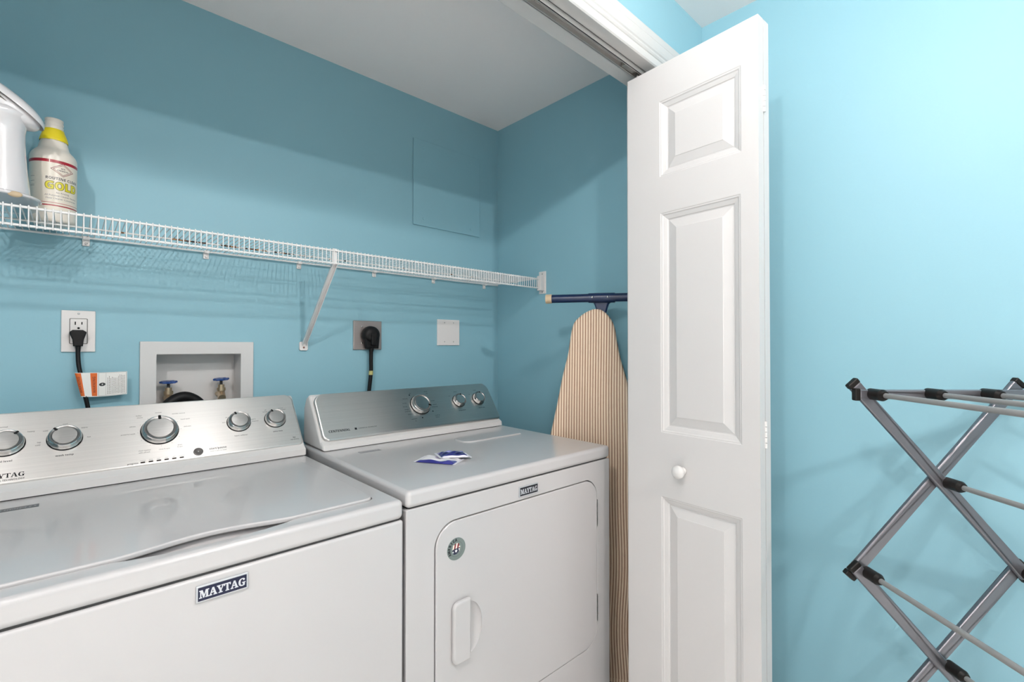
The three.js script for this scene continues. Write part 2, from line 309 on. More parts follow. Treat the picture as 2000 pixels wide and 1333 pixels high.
// ---------------------------------------------------------------- washing machine
{
  const W = 0.699, Dp = 0.70, X0 = -1.724, Z = 0.857;           // left front corner on the floor: (X0, 0, Z)
  const G = thing('washing_machine', 'white top-loading washing machine on the left, navy badge on its front', 'washing machine', [X0 + W / 2, 0, Z - Dp / 2]);
  const off = [-W / 2, 0, Dp / 2];
  obj('cabinet', rbox(0, 0.012, -Dp, W, 0.8526, 0, 0.006), M.enamel, G, off);
  for (const [x, z] of [[0.06, -0.06], [W - 0.06, -0.06], [0.06, -Dp + 0.06], [W - 0.06, -Dp + 0.06]]) obj('foot', new THREE.CylinderGeometry(0.02, 0.022, 0.014, 20).translate(x, 0.007, z), M.black, G, off);
  obj('seam', box(0.008, 0.84, -Dp + 0.01, W - 0.008, 0.87, -0.006), M.gap, G, off);
  // deck with a scooped finger recess below the lid
  const ev = new Evaluator(); ev.useGroups = false;
  const deck = new Brush(metreUV(rbox(0, 0.8555, -Dp, W, 0.897, 0.001, 0.011, 4))); deck.updateMatrixWorld();
  const sc = new THREE.SphereGeometry(1, 48, 24); sc.scale(0.150, 0.020, 0.036); sc.translate(W / 2, 0.900, -0.056); metreUV(sc);
  const scoop = new Brush(sc); scoop.updateMatrixWorld();
  const well = new THREE.ExtrudeGeometry(rrect(0.0436, 0.0411, 0.6549, 0.4904, [0.0244, 0.0244, 0.0104, 0.0104]), { depth: 0.02, bevelEnabled: false, curveSegments: 10 }); well.rotateX(-Math.PI / 2); well.translate(0, 0.8925, 0); metreUV(well);
  const wb = new Brush(well); wb.updateMatrixWorld();
  const cut1 = ev.evaluate(deck, scoop, SUBTRACTION); cut1.updateMatrixWorld();
  obj('deck', ev.evaluate(cut1, wb, SUBTRACTION).geometry, M.enamel, G, off);
  // lid: outline in (x, -z), concave arc at the front edge
  const lx0 = 0.046, lx1 = 0.6525, zb = -0.488, zf = -0.0435;
  const s = new THREE.Shape(), r = 0.022, cx = W / 2, ch = 0.132;
  s.moveTo(lx0 + r, -zf); s.lineTo(cx - ch, -zf);
  const steps = 24; for (let i = 1; i <= steps; i++) { const u = -1 + 2 * i / steps; s.lineTo(cx + ch * u, -zf + 0.024 * Math.pow(Math.cos(u * Math.PI / 2), 1.4)); }
  s.lineTo(lx1 - r, -zf); s.absarc(lx1 - r, -zf + r, r, -Math.PI / 2, 0, false); s.lineTo(lx1, -zb - 0.008); s.absarc(lx1 - 0.008, -zb - 0.008, 0.008, 0, Math.PI / 2, false);
  s.lineTo(lx0 + 0.008, -zb); s.absarc(lx0 + 0.008, -zb - 0.008, 0.008, Math.PI / 2, Math.PI, false); s.lineTo(lx0, -zf + r); s.absarc(lx0 + r, -zf + r, r, Math.PI, Math.PI * 1.5, false);
  const lidG = slab(s, 0.0095, 0.0035, 0.0095, 4); lidG.rotateX(-Math.PI / 2); lidG.translate(0, 0.8927, 0);
  const lid = obj('lid', lidG, M.enamel, G, off);
  // embossed printed strip at the back of the lid
  const strip = canvas(512, 48, (c) => { c.fillStyle = '#55565a'; c.fillRect(0, 0, 512, 48); c.fillStyle = '#c8c8c8'; const R = rng(3); let x = 14; while (x < 480) { const w = 6 + R() * 12; c.fillRect(x, 15 + R() * 4, w, 3); c.fillRect(x, 24 + R() * 4, w * 0.8, 3); x += w + 5 + (R() > 0.8 ? 12 : 0); } });
  obj('warning_strip', planar(box(0.012, 0.9021, -0.4845, 0.1195, 0.9024, -0.4595), 'x', 0.012, 0.1195, 'z', -0.4595, -0.4845), new THREE.MeshStandardMaterial({ map: strip, roughness: 0.4 }), lid);
  // console
  const m = slopeMatrix(0.935, 0.265 - Z, 0.137, -0.112);
  const body = profileX([[-0.574, 0.8995], [-0.574, 0.917], [-0.592, 0.9285], [-0.705, 1.066], [-0.716, 1.070], [-0.735, 1.060], [-0.748, 1.02], [-0.75, 0.8995]], 0.004, W - 0.004, 0.004);
  obj('console', body, M.plasticWhite, G, off);
  obj('console_seam', box(0.05, 0.897, -0.70, W - 0.05, 0.901, -0.577), M.gap, G, off);
  const pw = 2048, ph = 540, s0 = 0.009, s1 = 0.6925, t0 = -0.004, t1 = 0.182;   // panel extents on the slope
  const map = brushed(pw, ph, (c) => {
    const X = (x) => (x - s0) / (s1 - s0) * pw, Y = (t) => (t1 - t) / (t1 - t0) * ph, mm = pw / (s1 - s0) / 1000;
    const txt = (str, x, t, size, o = {}) => { c.font = `${o.b ? 'bold ' : ''}${size * mm}px ${o.f || 'sans-serif'}`; c.textAlign = o.a || 'center'; c.textBaseline = 'middle'; c.fillStyle = o.c || 'rgba(50,50,50,0.85)'; c.fillText(str, X(x), Y(t)); };
    const dot = (x, t, r = 0.7) => { c.fillStyle = 'rgba(45,45,45,0.9)'; c.beginPath(); c.arc(X(x), Y(t), r * mm, 0, 7); c.fill(); };
    const L = (wx) => wx + 1.724;
    // soil level, wash temp
    for (const [k, wd] of [[-1.666, [['extra heavy', -0.042, 0.004], ['normal', -0.006, 0.046], ['heavy', 0.040, 0.028]]], [-1.568, [['tap', -0.044, -0.004], ['cold', -0.046, -0.011], ['cold', -0.034, 0.026], ['cool', 0.0, 0.041], ['warm', 0.035, 0.026], ['hot', 0.043, -0.002]]]])
      for (const [w, dx, dt] of wd) txt(w, L(k) + dx, 0.096 + dt, 4.6);
    txt('soil level', L(-1.666), 0.052, 6, { b: 1 }); txt('wash temp', L(-1.568), 0.051, 6, { b: 1 });
    const K = L(-1.3835);
    for (const [w, dx, dt, a] of [['bulky/', -0.036, 0.052, 'right'], ['sheets', -0.034, 0.046, 'right'], ['normal', 0, 0.058, 'center'], ['wrinkle control', 0.03, 0.050, 'left'], ['hand wash', 0.048, 0.030, 'left'], ['delicates', 0.053, 0.006, 'left'], ['whites', -0.05, 0.020, 'right'], ['powerful wash', -0.052, -0.002, 'right'], ['clean washer', -0.022, -0.054, 'right'], ['with affresh', -0.024, -0.060, 'right'], ['rinse & spin', 0.006, -0.056, 'center'], ['drain', 0.040, -0.049, 'center'], ['& spin', 0.040, -0.055, 'center']]) txt(w, K + dx, 0.0915 + dt, 4.4, { a });
    for (let i = 0; i < 12; i++) { const a = i / 12 * Math.PI * 2; dot(K + 0.0465 * Math.sin(a), 0.0915 + 0.0465 * Math.cos(a), 0.6); }
    for (const [k, cap, ws] of [[-1.196, 'fabric softener', [['off', -0.030, 0.022], ['on', 0.028, 0.028], ['add to', 0.040, 0.008], ['dispenser', 0.044, 0.001], ['auto', -0.038, 0.006]]], [-1.0965, 'extra rinse', [['off', -0.022, 0.036], ['normal', -0.024, 0.030], ['second', 0.022, 0.039], ['deep water', 0.026, 0.033]]]]) {
      txt(cap, L(k), 0.0495, 5.2, { b: k > -1.1 }); for (const [w, dx, dt] of ws) txt(w, L(k) + dx, 0.092 + dt, 4.2);
    }
    // start button legend, progress lamps
    txt('start/pause', L(-1.279), 0.0185, 7.5, { a: 'left', b: 1 }); txt('hold 3 secs to reset', L(-1.277), 0.0105, 4.5, { a: 'left' });
    txt('progress', L(-1.433), 0.0035, 5.2, { a: 'right', b: 1 });
    const st = ['sensing', 'filling', 'wash', 'rinse', 'spin', 'complete'];
    for (let i = 0; i < 6; i++) { const x = L(-1.424 + i * 0.0163); txt(st[i], x, 0.0095, 3.2); c.fillStyle = '#2a2523'; c.beginPath(); c.roundRect(X(x - 0.0047), Y(0.0057), 9.4 * mm, 3.6 * mm, 1.2 * mm); c.fill(); }
    txt('MAYTAG', L(-1.632), 0.0155, 14.5, { b: 1, f: 'serif', a: 'right', c: '#1b1b1d' }); txt('COMMERCIAL TECHNOLOGY', L(-1.632), 0.0045, 5.2, { a: 'right', b: 1 });
    txt('he', L(-1.0545), 0.0215, 6.5, { b: 1, f: 'serif' }); txt('high efficiency', L(-1.0545), 0.0145, 3.4, { b: 1 });
  });
  const pg = slab(rrect(s0, t0, s1, t1, [0.012, 0.012, 0.026, 0.026]), 0.021, 0.0045, 0.0, 5, 10);
  planar(pg, 'x', s0, s1, 'y', t0, t1); pg.applyMatrix4(m);
  obj('control_panel', pg, steelMat(map), G, off);
  for (const [wx, t, R, a] of [[-1.666, 0.096, 0.0315, 0.75], [-1.568, 0.0955, 0.0315, -0.72], [-1.3835, 0.0915, 0.0405, 0.0], [-1.196, 0.0935, 0.0305, -0.35], [-1.0965, 0.0925, 0.0295, -0.38]]) dial(G, m, wx - X0, t, R, a, off);
  const bt = new THREE.LatheGeometry([[0.0112, 0], [0.0112, 0.0016], [0.0100, 0.0026], [0.006, 0.0019], [0, 0.0016]].map(([r, h]) => new THREE.Vector2(r, h)), 36); bt.rotateX(Math.PI / 2); bt.translate(-1.3046 - X0, 0.0138, 0); bt.applyMatrix4(m);
  const btn = obj('start_button', bt, new THREE.MeshStandardMaterial({ color: lin(0.16, 0.15, 0.145), metalness: 0.5, roughness: 0.35 }), G, off);
  const led = new THREE.SphereGeometry(0.0016, 12, 8); led.translate(-1.3046 - X0, 0.0138, 0.0018); led.applyMatrix4(m); obj('indicator', led, M.plasticWhite, btn);
  // front badge
  const bx0 = -1.4066 - X0, bx1 = -1.3301 - X0, by0 = 0.8128, by1 = 0.8402;
  const bg = slab(rrect(bx0, by0, bx1, by1, 0.0012), 0.0035, 0.0011, 0.0035);
  obj('badge', planar(bg, 'x', bx0, bx1, 'y', by0, by1), new THREE.MeshStandardMaterial({ map: badgeMap(512, 184, 18), roughness: 0.28, metalness: 0.35 }), G, off);
}

// ---------------------------------------------------------------- clothes dryer
{
  const W = 0.7335, Dp = 0.70, turn = -THREE.MathUtils.degToRad(1.1);
  const corner = V(-1.0185, 0, 0.857), c0 = V(W / 2, 0, -Dp / 2).applyAxisAngle(V(0, 1, 0), turn).add(corner);
  const G = thing('clothes_dryer', 'white front-loading clothes dryer right of the washer, round sticker on its door', 'clothes dryer', [c0.x, 0, c0.z], turn);
  const off = [-W / 2, 0, Dp / 2];
  // cabinet shell with the door opening in its front sheet
  const d = { x0: 0.0755, x1: 0.667, y0: 0.306, y1: 0.8175 }, dr = 0.056, gp = 0.0026;
  const fs = rrect(0, 0.012, W, 0.8708, 0.004); fs.holes.push(hole(d.x0 - gp, d.y0 - gp, d.x1 + gp, d.y1 + gp, dr + gp));
  obj('cabinet', [slab(fs, 0.012, 0.002, 0, 3, 16), rbox(0, 0.012, -Dp, 0.012, 0.8695, -0.004, 0.004), rbox(W - 0.012, 0.012, -Dp, W, 0.8695, -0.004, 0.004), rbox(0, 0.012, -Dp, W, 0.8695, -Dp + 0.012, 0.004)].map(metreUV), M.enamel, G, off);
  for (const [x, z] of [[0.06, -0.06], [W - 0.06, -0.06], [0.06, -Dp + 0.06], [W - 0.06, -Dp + 0.06]]) obj('foot', new THREE.CylinderGeometry(0.02, 0.022, 0.014, 20).translate(x, 0.007, z), M.black, G, off);
  obj('inner_wall', box(0.014, 0.02, -0.05, W - 0.014, 0.88, -0.032), M.dark, G, off);
  obj('seam', box(0.01, 0.86, -Dp + 0.012, W - 0.01, 0.885, -0.006), M.gap, G, off);
  // top
  const top = obj('top', rbox(0, 0.8735, -Dp, W, 0.912, 0.003, 0.011, 4), M.enamel, G, off);
  // raised lint screen cover at the back right, thin raised rim on the right
  const ls = rrect(0.408, 0.332, 0.66, 0.420, [0.03, 0.012, 0.012, 0.03]);
  const lsg = slab(ls, 0.007, 0.003, 0.007, 4); lsg.rotateX(-Math.PI / 2); lsg.translate(0, 0.909, 0); obj('lint_screen_cover', lsg, M.enamel, top);
  // door with a finger pocket
  const ev = new Evaluator(); ev.useGroups = false;
  const db = new Brush(metreUV(slab(rrect(d.x0, d.y0, d.x1, d.y1, dr), 0.026, 0.003, 0.002, 4, 20))); db.updateMatrixWorld();
  const pk = new THREE.SphereGeometry(1, 48, 32); pk.scale(0.044, 0.064, 0.016); pk.translate(0.166, 0.551, 0.004); metreUV(pk);
  const pb = new Brush(pk); pb.updateMatrixWorld();
  const door = obj('door', ev.evaluate(db, pb, SUBTRACTION).geometry, M.enamel, G, off);
  const hs = new THREE.Shape(); // handle plate, straight right side, rounded left
  rrect(0.1175, 0.482, 0.168, 0.629, [0.016, 0.004, 0.004, 0.016], hs);
  obj('handle', slab(hs, 0.013, 0.0058, 0.0145, 5), M.enamel, door);
  for (const [y0, y1] of [[0.668, 0.752], [0.374, 0.4565]]) obj('hinge', [rbox(0.6645, y0, -0.004, 0.6705, y1, 0.0024, 0.001), ...[0.25, 0.5, 0.75].map((k) => box(0.664, y0 + (y1 - y0) * k - 0.0008, 0.002, 0.671, y0 + (y1 - y0) * k + 0.0008, 0.003))], M.steel, door);
  // sticker: grey disc with the word AMERICA and a striped, starred shape
  const stick = canvas(512, 512, (c) => {
    c.fillStyle = '#6f7b78'; c.fillRect(0, 0, 512, 512); c.translate(256, 256);
    c.strokeStyle = '#4e5a58'; c.lineWidth = 6; c.beginPath(); c.arc(0, 0, 172, 0, 7); c.stroke();
    c.fillStyle = '#15181d'; c.font = 'bold 80px sans-serif'; c.textAlign = 'center'; c.textBaseline = 'middle';
    const w = 'AMERICA'; for (let i = 0; i < w.length; i++) { c.save(); c.rotate(-2.06 + i * 0.335); c.translate(0, -205); c.lineWidth = 7; c.strokeStyle = '#15181d'; c.strokeText(w[i], 0, 0); c.fillText(w[i], 0, 0); c.restore(); }
    c.rotate(0.22);
    // upright striped bands with a rounded navy base
    const band = (x, col, top) => { c.fillStyle = col; c.beginPath(); c.roundRect(x, top, 46, 60 - top, 20); c.fill(); };
    band(-112, '#e6dccf', -86); band(-70, '#7c1f26', -118); band(-30, '#e8ded6', -132); band(12, '#7c1f26', -124); band(54, '#e6dccf', -70);
    c.fillStyle = '#141a38'; c.beginPath(); c.moveTo(-116, 36); c.lineTo(-60, 4); c.lineTo(20, -14); c.lineTo(96, -40); c.lineTo(84, 60); c.quadraticCurveTo(30, 132, -52, 130); c.closePath(); c.fill();
    const star = (x, y, r) => { c.fillStyle = '#e9e7ea'; c.beginPath(); for (let i = 0; i < 10; i++) { const a = -Math.PI / 2 + i * Math.PI / 5, q = i % 2 ? r * 0.42 : r; c.lineTo(x + q * Math.cos(a), y + q * Math.sin(a)); } c.closePath(); c.fill(); };
    star(2, 46, 46); star(-78, 78, 26); star(78, 4, 26);
  });
  const sg = new THREE.CylinderGeometry(0.0262, 0.0262, 0.0006, 48); sg.rotateX(Math.PI / 2); sg.translate(0.1318, 0.7512, 0.0023);
  obj('sticker', planar(sg, 'x', 0.1056, 0.158, 'y', 0.725, 0.7774), new THREE.MeshStandardMaterial({ map: stick, roughness: 0.4 }), door);
  // badge
  const bg = slab(rrect(0.335, 0.8285, 0.4065, 0.8562, 0.001), 0.003, 0.0009, 0.003);
  obj('badge', planar(bg, 'x', 0.335, 0.4065, 'y', 0.8285, 0.8562), new THREE.MeshStandardMaterial({ map: badgeMap(512, 196, 20, '#1d1f26'), roughness: 0.28, metalness: 0.35 }), G, off);
  const strip = canvas(512, 160, (c) => { c.fillStyle = '#85868a'; c.fillRect(0, 0, 512, 160); c.fillStyle = '#d8d8d8'; const R = rng(4); let x = 20; while (x < 470) { const w = 10 + R() * 26; c.fillRect(x, 44, w, 12); c.fillRect(x, 92, w * 0.9, 10); x += w + 12; } });
  obj('warning_strip', planar(box(0.085, 0.912, -0.446, 0.152, 0.9123, -0.423), 'x', 0.085, 0.152, 'z', -0.423, -0.446), new THREE.MeshStandardMaterial({ map: strip, roughness: 0.4 }), top);
  // console
  const m = slopeMatrix(0.943, 0.332 - 0.857, 0.134, -0.098);
  obj('console', profileX([[-0.515, 0.914], [-0.517, 0.93], [-0.535, 0.9395], [-0.633, 1.070], [-0.644, 1.074], [-0.665, 1.064], [-0.685, 1.03], [-0.69, 0.914]], 0.006, W - 0.010, 0.008), M.plasticWhite, G, off);
  obj('console_seam', box(0.03, 0.911, -0.68, W - 0.04, 0.9155, -0.518), M.gap, G, off);
  const s0 = 0.0125, s1 = 0.7225, t0 = -0.001, t1 = 0.168, pw = 2048, ph = 488;
  const map = brushed(pw, ph, (c) => {
    const X = (x) => (x - s0) / (s1 - s0) * pw, Y = (t) => (t1 - t) / (t1 - t0) * ph, mm = pw / (s1 - s0) / 1000;
    const txt = (str, x, t, size, o = {}) => { c.font = `${o.b ? 'bold ' : ''}${size * mm}px ${o.f || 'sans-serif'}`; c.textAlign = o.a || 'center'; c.textBaseline = 'middle'; c.fillStyle = o.c || 'rgba(45,45,45,0.9)'; c.fillText(str, X(x), Y(t)); };
    txt('CENTENNIAL', 0.034, 0.0285, 11, { a: 'left', b: 1, c: '#37383a' });
    c.fillStyle = '#3a3a3c'; c.fillRect(X(0.118), Y(0.0325), 7 * mm, 7 * mm); txt('COMMERCIAL TECHNOLOGY', 0.130, 0.029, 5, { a: 'left' });
    const K = 0.381, T = 0.093;
    for (const [w, dx, dt] of [['more dry', -0.052, 0.030], ['normal', -0.06, 0.012], ['less dry', -0.062, -0.002], ['energy', -0.06, -0.014], ['preferred', -0.058, -0.022], ['damp dry', -0.05, -0.034], ['wrinkle', 0.058, 0.012], ['prevent', 0.060, -0.004], ['heavy duty', 0.058, -0.014], ['off', -0.026, 0.05], ['timed', 0.042, 0.054], ['dry', 0.044, 0.046], ['automatic', -0.042, -0.054], ['dry', -0.038, -0.062], ['touch up', 0.056, -0.049], ['fluff air', 0.054, -0.057]]) txt(w, K + dx, T + dt, 5);
    for (const a of [-0.6, 2.2, 3.3]) { c.fillStyle = '#2c2c2c'; c.beginPath(); c.arc(X(K + 0.053 * Math.sin(a)), Y(T + 0.053 * Math.cos(a)), 2.4 * mm, 0, 7); c.fill(); }
    txt('temperature', 0.553, 0.053, 5.4, { b: 1 }); txt('end of cycle', 0.649, 0.055, 5.4, { b: 1 });
    for (const k of [0.553, 0.649]) { txt('low', k - 0.034, T + 0.026, 4.6); txt('high', k + 0.034, T + 0.026, 4.6); txt('medium', k, T + 0.043, 4.6); }
  }, [212, 210, 207], 8);
  const pg = slab(rrect(s0, t0, s1, t1, [0.022, 0.014, 0.034, 0.034]), 0.021, 0.0055, 0, 5, 12); planar(pg, 'x', s0, s1, 'y', t0, t1); pg.applyMatrix4(m);
  obj('control_panel', pg, steelMat(map), G, off);
  for (const [s, t, R, a] of [[0.3815, 0.093, 0.0385, 1.98], [0.5535, 0.0943, 0.0265, 0.32], [0.6495, 0.0962, 0.0265, 0.30]]) dial(G, m, s, t, R, a, off);
}

// ---------------------------------------------------------------- wire shelf
{
  const X0 = -2.28, X1 = -0.012, Y = 1.5377, ZF = 0.305, RB = 0.0029;
  const G = thing('wire_shelf', 'white wire shelf along the back wall, with a few rust spots', 'wire shelf', [(X0 + X1) / 2, Y, 0]);
  const cx = (X0 + X1) / 2, L = (X1 - X0) / 2;
  const rail = (y, z, r = RB) => rod(V(-L, y, z), V(L, y, z), r, 10);
  obj('front_rail', rail(-0.0035, ZF + 0.0005), M.wire, G); obj('lip_rail', rail(-0.0435, ZF + 0.0005), M.wire, G);
  obj('back_rail', rail(-0.0045, 0.013), M.wire, G);
  // middle rails, rust blooms where the coating broke near x = -1.35 .. -1.0
  const rust = canvas(2048, 32, (c, w, h) => {
    c.fillStyle = '#e6e4e1'; c.fillRect(0, 0, w, h); const R = rng(21);
    const spot = (x, n) => { for (let i = 0; i < n; i++) { c.fillStyle = ['#3a1d10', '#7a4a22', '#b8834f', '#1d120c'][Math.floor(R() * 4)]; c.beginPath(); c.ellipse(x + (R() - 0.5) * 14, R() * h, 1.5 + R() * 3.5, 3 + R() * 9, 0, 0, 7); c.fill(); } };
    for (let i = 0; i < 34; i++) { const wx = -1.36 + Math.pow(R(), 1.3) * 0.42; spot((wx - X0) / (X1 - X0) * w, 5); }
    for (const wx of [-1.46, -1.50, -0.9, -0.86, -0.62, -0.4, -0.28]) spot((wx - X0) / (X1 - X0) * w, 3);
  });
  const rustM = new THREE.MeshStandardMaterial({ map: rust, roughness: 0.5 });
  for (const z of [0.152]) obj('middle_rail', planar(rail(-0.0036, z, 0.0022), 'x', -L, L, 'y', -0.012, 0.004), rustM, G);
  // cross wires: deck part plus the bend down the lip
  const w0 = rod(V(0, 0, 0.006), V(0, 0, ZF + 0.0015), 0.00125, 7), w1 = rod(V(0, 0.0005, ZF + 0.0042), V(0, -0.0475, ZF + 0.0042), 0.00135, 7), w2 = rod(V(0, 0, ZF + 0.001), V(0, 0.0002, ZF + 0.0045), 0.00125, 7);
  const wire = merge([w0, w1, w2]);
  const n = Math.floor((X1 - X0 - 0.006) / 0.0127);
  for (let i = 0; i <= n; i++) obj('cross_wire', wire, M.wire, G, [X0 + 0.004 + i * 0.0127 - cx, 0, 0]);
  // diagonal brace down to a foot on the wall
  const bx = -0.943 - cx, a = V(bx - 0.008, -0.041, 0.300), b = V(bx, 1.240 - Y, 0.008);
  const dir = b.clone().sub(a), len = dir.length();
  const bar = mergeGeometries([box(-0.0075, 0, -0.001, 0.0075, len, 0.001), box(-0.0075, 0, -0.009, -0.006, len, 0.001), box(0.006, 0, -0.009, 0.0075, len, 0.001)]);
  bar.applyQuaternion(new THREE.Quaternion().setFromRotationMatrix((() => { const y = dir.clone().normalize(), x = V(1, 0, 0).sub(y.clone().multiplyScalar(y.x)).normalize(), z = x.clone().cross(y); return new THREE.Matrix4().makeBasis(x, y, z); })())); bar.translate(a.x, a.y, a.z);
  const hook = [rbox(bx - 0.016, -0.046, 0.296, bx, 0.004, 0.3015, 0.001)];
  const brace = obj('brace', [bar, ...hook], M.wire, G);
  obj('brace_foot', slab(rrect(bx - 0.0148, 1.2165 - Y, bx + 0.0148, 1.2485 - Y, 0.006), 0.009, 0.002, 0.0092), M.plateWhite, brace);
  obj('screw', new THREE.SphereGeometry(0.0036, 12, 8).scale(1, 1, 0.5).translate(bx, 1.2275 - Y, 0.0095), new THREE.MeshStandardMaterial({ color: lin(0.25, 0.12, 0.09), roughness: 0.5, metalness: 0.4 }), brace);
  // wall clips
  for (const x of [-2.10, -1.817, -1.531, -1.246, -0.960, -0.668, -0.3845, -0.0924]) obj('wall_clip', [rbox(x - cx - 0.008, -0.026, 0.0005, x - cx + 0.008, -0.002, 0.006, 0.0018), rbox(x - cx - 0.0075, -0.010, 0.003, x - cx + 0.0075, -0.0005, 0.019, 0.002), new THREE.SphereGeometry(0.0034, 10, 8).translate(x - cx, -0.020, 0.006)], M.plateWhite, G);
  // end bracket on the right wall
  const ex = -cx;
  obj('end_bracket', [rbox(ex - 0.0032, -0.068, 0.288, ex - 0.0004, 0.033, 0.331, 0.0012), rbox(ex - 0.026, -0.055, 0.297, ex - 0.002, 0.011, 0.323, 0.002)], M.plateWhite, G);
  for (const y of [0.022, -0.061]) obj('screw', new THREE.SphereGeometry(0.0035, 12, 8).scale(0.5, 1, 1).translate(ex - 0.0034, y, 0.309), M.steel, G);
}

// ---------------------------------------------------------------- spray bottle without its trigger
{
  const G = thing('cleaner_bottle', 'cream plastic cleaner bottle with yellow neck band on the wire shelf', 'bottle', [-1.5946, 1.5392, 0.115]); G.scale.setScalar(1.026);
  const R = 0.0428;
  const lathe = (p, n = 64) => { const g = new THREE.LatheGeometry(p.map(([r, h]) => new THREE.Vector2(r, h)), n); return g; };
  const plastic = new THREE.MeshPhysicalMaterial({ color: lin(0.76, 0.70, 0.62), roughness: 0.32, clearcoat: 0.2 });
  obj('bottle_body', lathe([[0, 0.002], [0.034, 0.0], [0.0395, 0.0025], [R, 0.009], [R, 0.030]]), plastic, G);
  const shoulder = [[R, 0.150], [R, 0.158], [R * 0.985, 0.164], [R * 0.93, 0.170], [R * 0.83, 0.176], [R * 0.73, 0.1805], [R * 0.665, 0.185], [R * 0.63, 0.192], [R * 0.59, 0.200], [R * 0.565, 0.204]];
  obj('shoulder', lathe(shoulder), plastic, G);
  const neck = [[R * 0.40, 0.230], [R * 0.395, 0.238], [R * 0.405, 0.2385], [R * 0.41, 0.241], [R * 0.385, 0.2425], [R * 0.385, 0.2455], [R * 0.41, 0.247], [R * 0.41, 0.2495], [R * 0.375, 0.251], [R * 0.375, 0.2535], [R * 0.40, 0.2545], [R * 0.40, 0.2585], [R * 0.36, 0.2595], [R * 0.30, 0.2595], [R * 0.30, 0.22]];
  obj('neck', lathe(neck), plastic, G);
  obj('neck_band', lathe([[R * 0.60, 0.203], [R * 0.61, 0.206], [R * 0.58, 0.212], [R * 0.50, 0.223], [R * 0.445, 0.229], [R * 0.43, 0.233], [R * 0.39, 0.234]]), new THREE.MeshStandardMaterial({ color: lin(0.78, 0.62, 0.015), roughness: 0.4 }), G);
  // printed label wrapped round the body, front of the print turned to the right of the viewer
  const LW = 2 * Math.PI * R * 1000, LH = 120, k = 2048 / LW;
  const label = canvas(2048, Math.round(LH * k), (c, w, h) => {
    c.fillStyle = '#e3dacb'; c.fillRect(0, 0, w, h);
    c.fillStyle = '#a3202f'; c.fillRect(0, 3 * k, w, 6.8 * k);
    c.fillStyle = '#e9ddcf'; c.fillRect(w * 0.5 - 25 * k, 3 * k, 1.4 * k, 6.8 * k);
    c.strokeStyle = '#a3202f'; c.lineWidth = 1.0 * k; c.beginPath(); c.moveTo(0, h - 17 * k); c.lineTo(w, h - 17 * k); c.stroke();
    c.fillStyle = '#a3202f'; c.fillRect(0, h - 12 * k, w, 2.6 * k);
    const X = w * 0.5; c.textAlign = 'center'; c.textBaseline = 'middle';
    c.strokeStyle = '#7c2a30'; for (const [s, lw] of [[1, 1.1], [0.8, 0.9]]) { c.lineWidth = lw * k; c.beginPath(); c.moveTo(X, (24 - 15 * s) * k); c.lineTo(X + 22 * s * k, 24 * k); c.lineTo(X, (24 + 15 * s) * k); c.lineTo(X - 22 * s * k, 24 * k); c.closePath(); c.stroke(); }
    c.fillStyle = '#3c3036'; c.font = `bold ${4.4 * k}px sans-serif`; c.fillText('ACE', X, 21 * k); c.fillText('CHEMICAL', X, 26 * k);
    c.fillStyle = '#2c2a33'; c.font = `bold ${8.6 * k}px sans-serif`; c.fillText('ROUTINE CLEAN', X + 2 * k, 46 * k);
    c.font = `bold ${24 * k}px sans-serif`; c.lineWidth = 2.6 * k; c.strokeStyle = '#7d7420'; c.strokeText('GOLD', X, 63 * k); c.fillStyle = '#ded02c'; c.fillText('GOLD', X, 63 * k);
    c.fillStyle = '#55505a'; c.font = `${5.2 * k}px sans-serif`; c.fillText('No Rinsing', X, 79 * k); c.fillText('All Purpose Cleaner Neutral', X, 86 * k); c.fillText('Floor Cleaner Concentrate', X, 93 * k);
    c.strokeStyle = '#5d5450'; c.lineWidth = 0.7 * k; const gx = X - 66 * k; c.beginPath(); for (const y of [44, 55, 64, 66.5]) { c.moveTo(gx, y * k); c.lineTo(gx + 12 * k, y * k); } c.stroke();
  });
  const lg = lathe([[R + 0.0001, 0.028], [R + 0.0001, 0.152]], 96); lg.rotateY(Math.PI + 0.42);   // seam turned to the back
  obj('label', lg, new THREE.MeshPhysicalMaterial({ map: label, roughness: 0.34, clearcoat: 0.2 }), G);
}

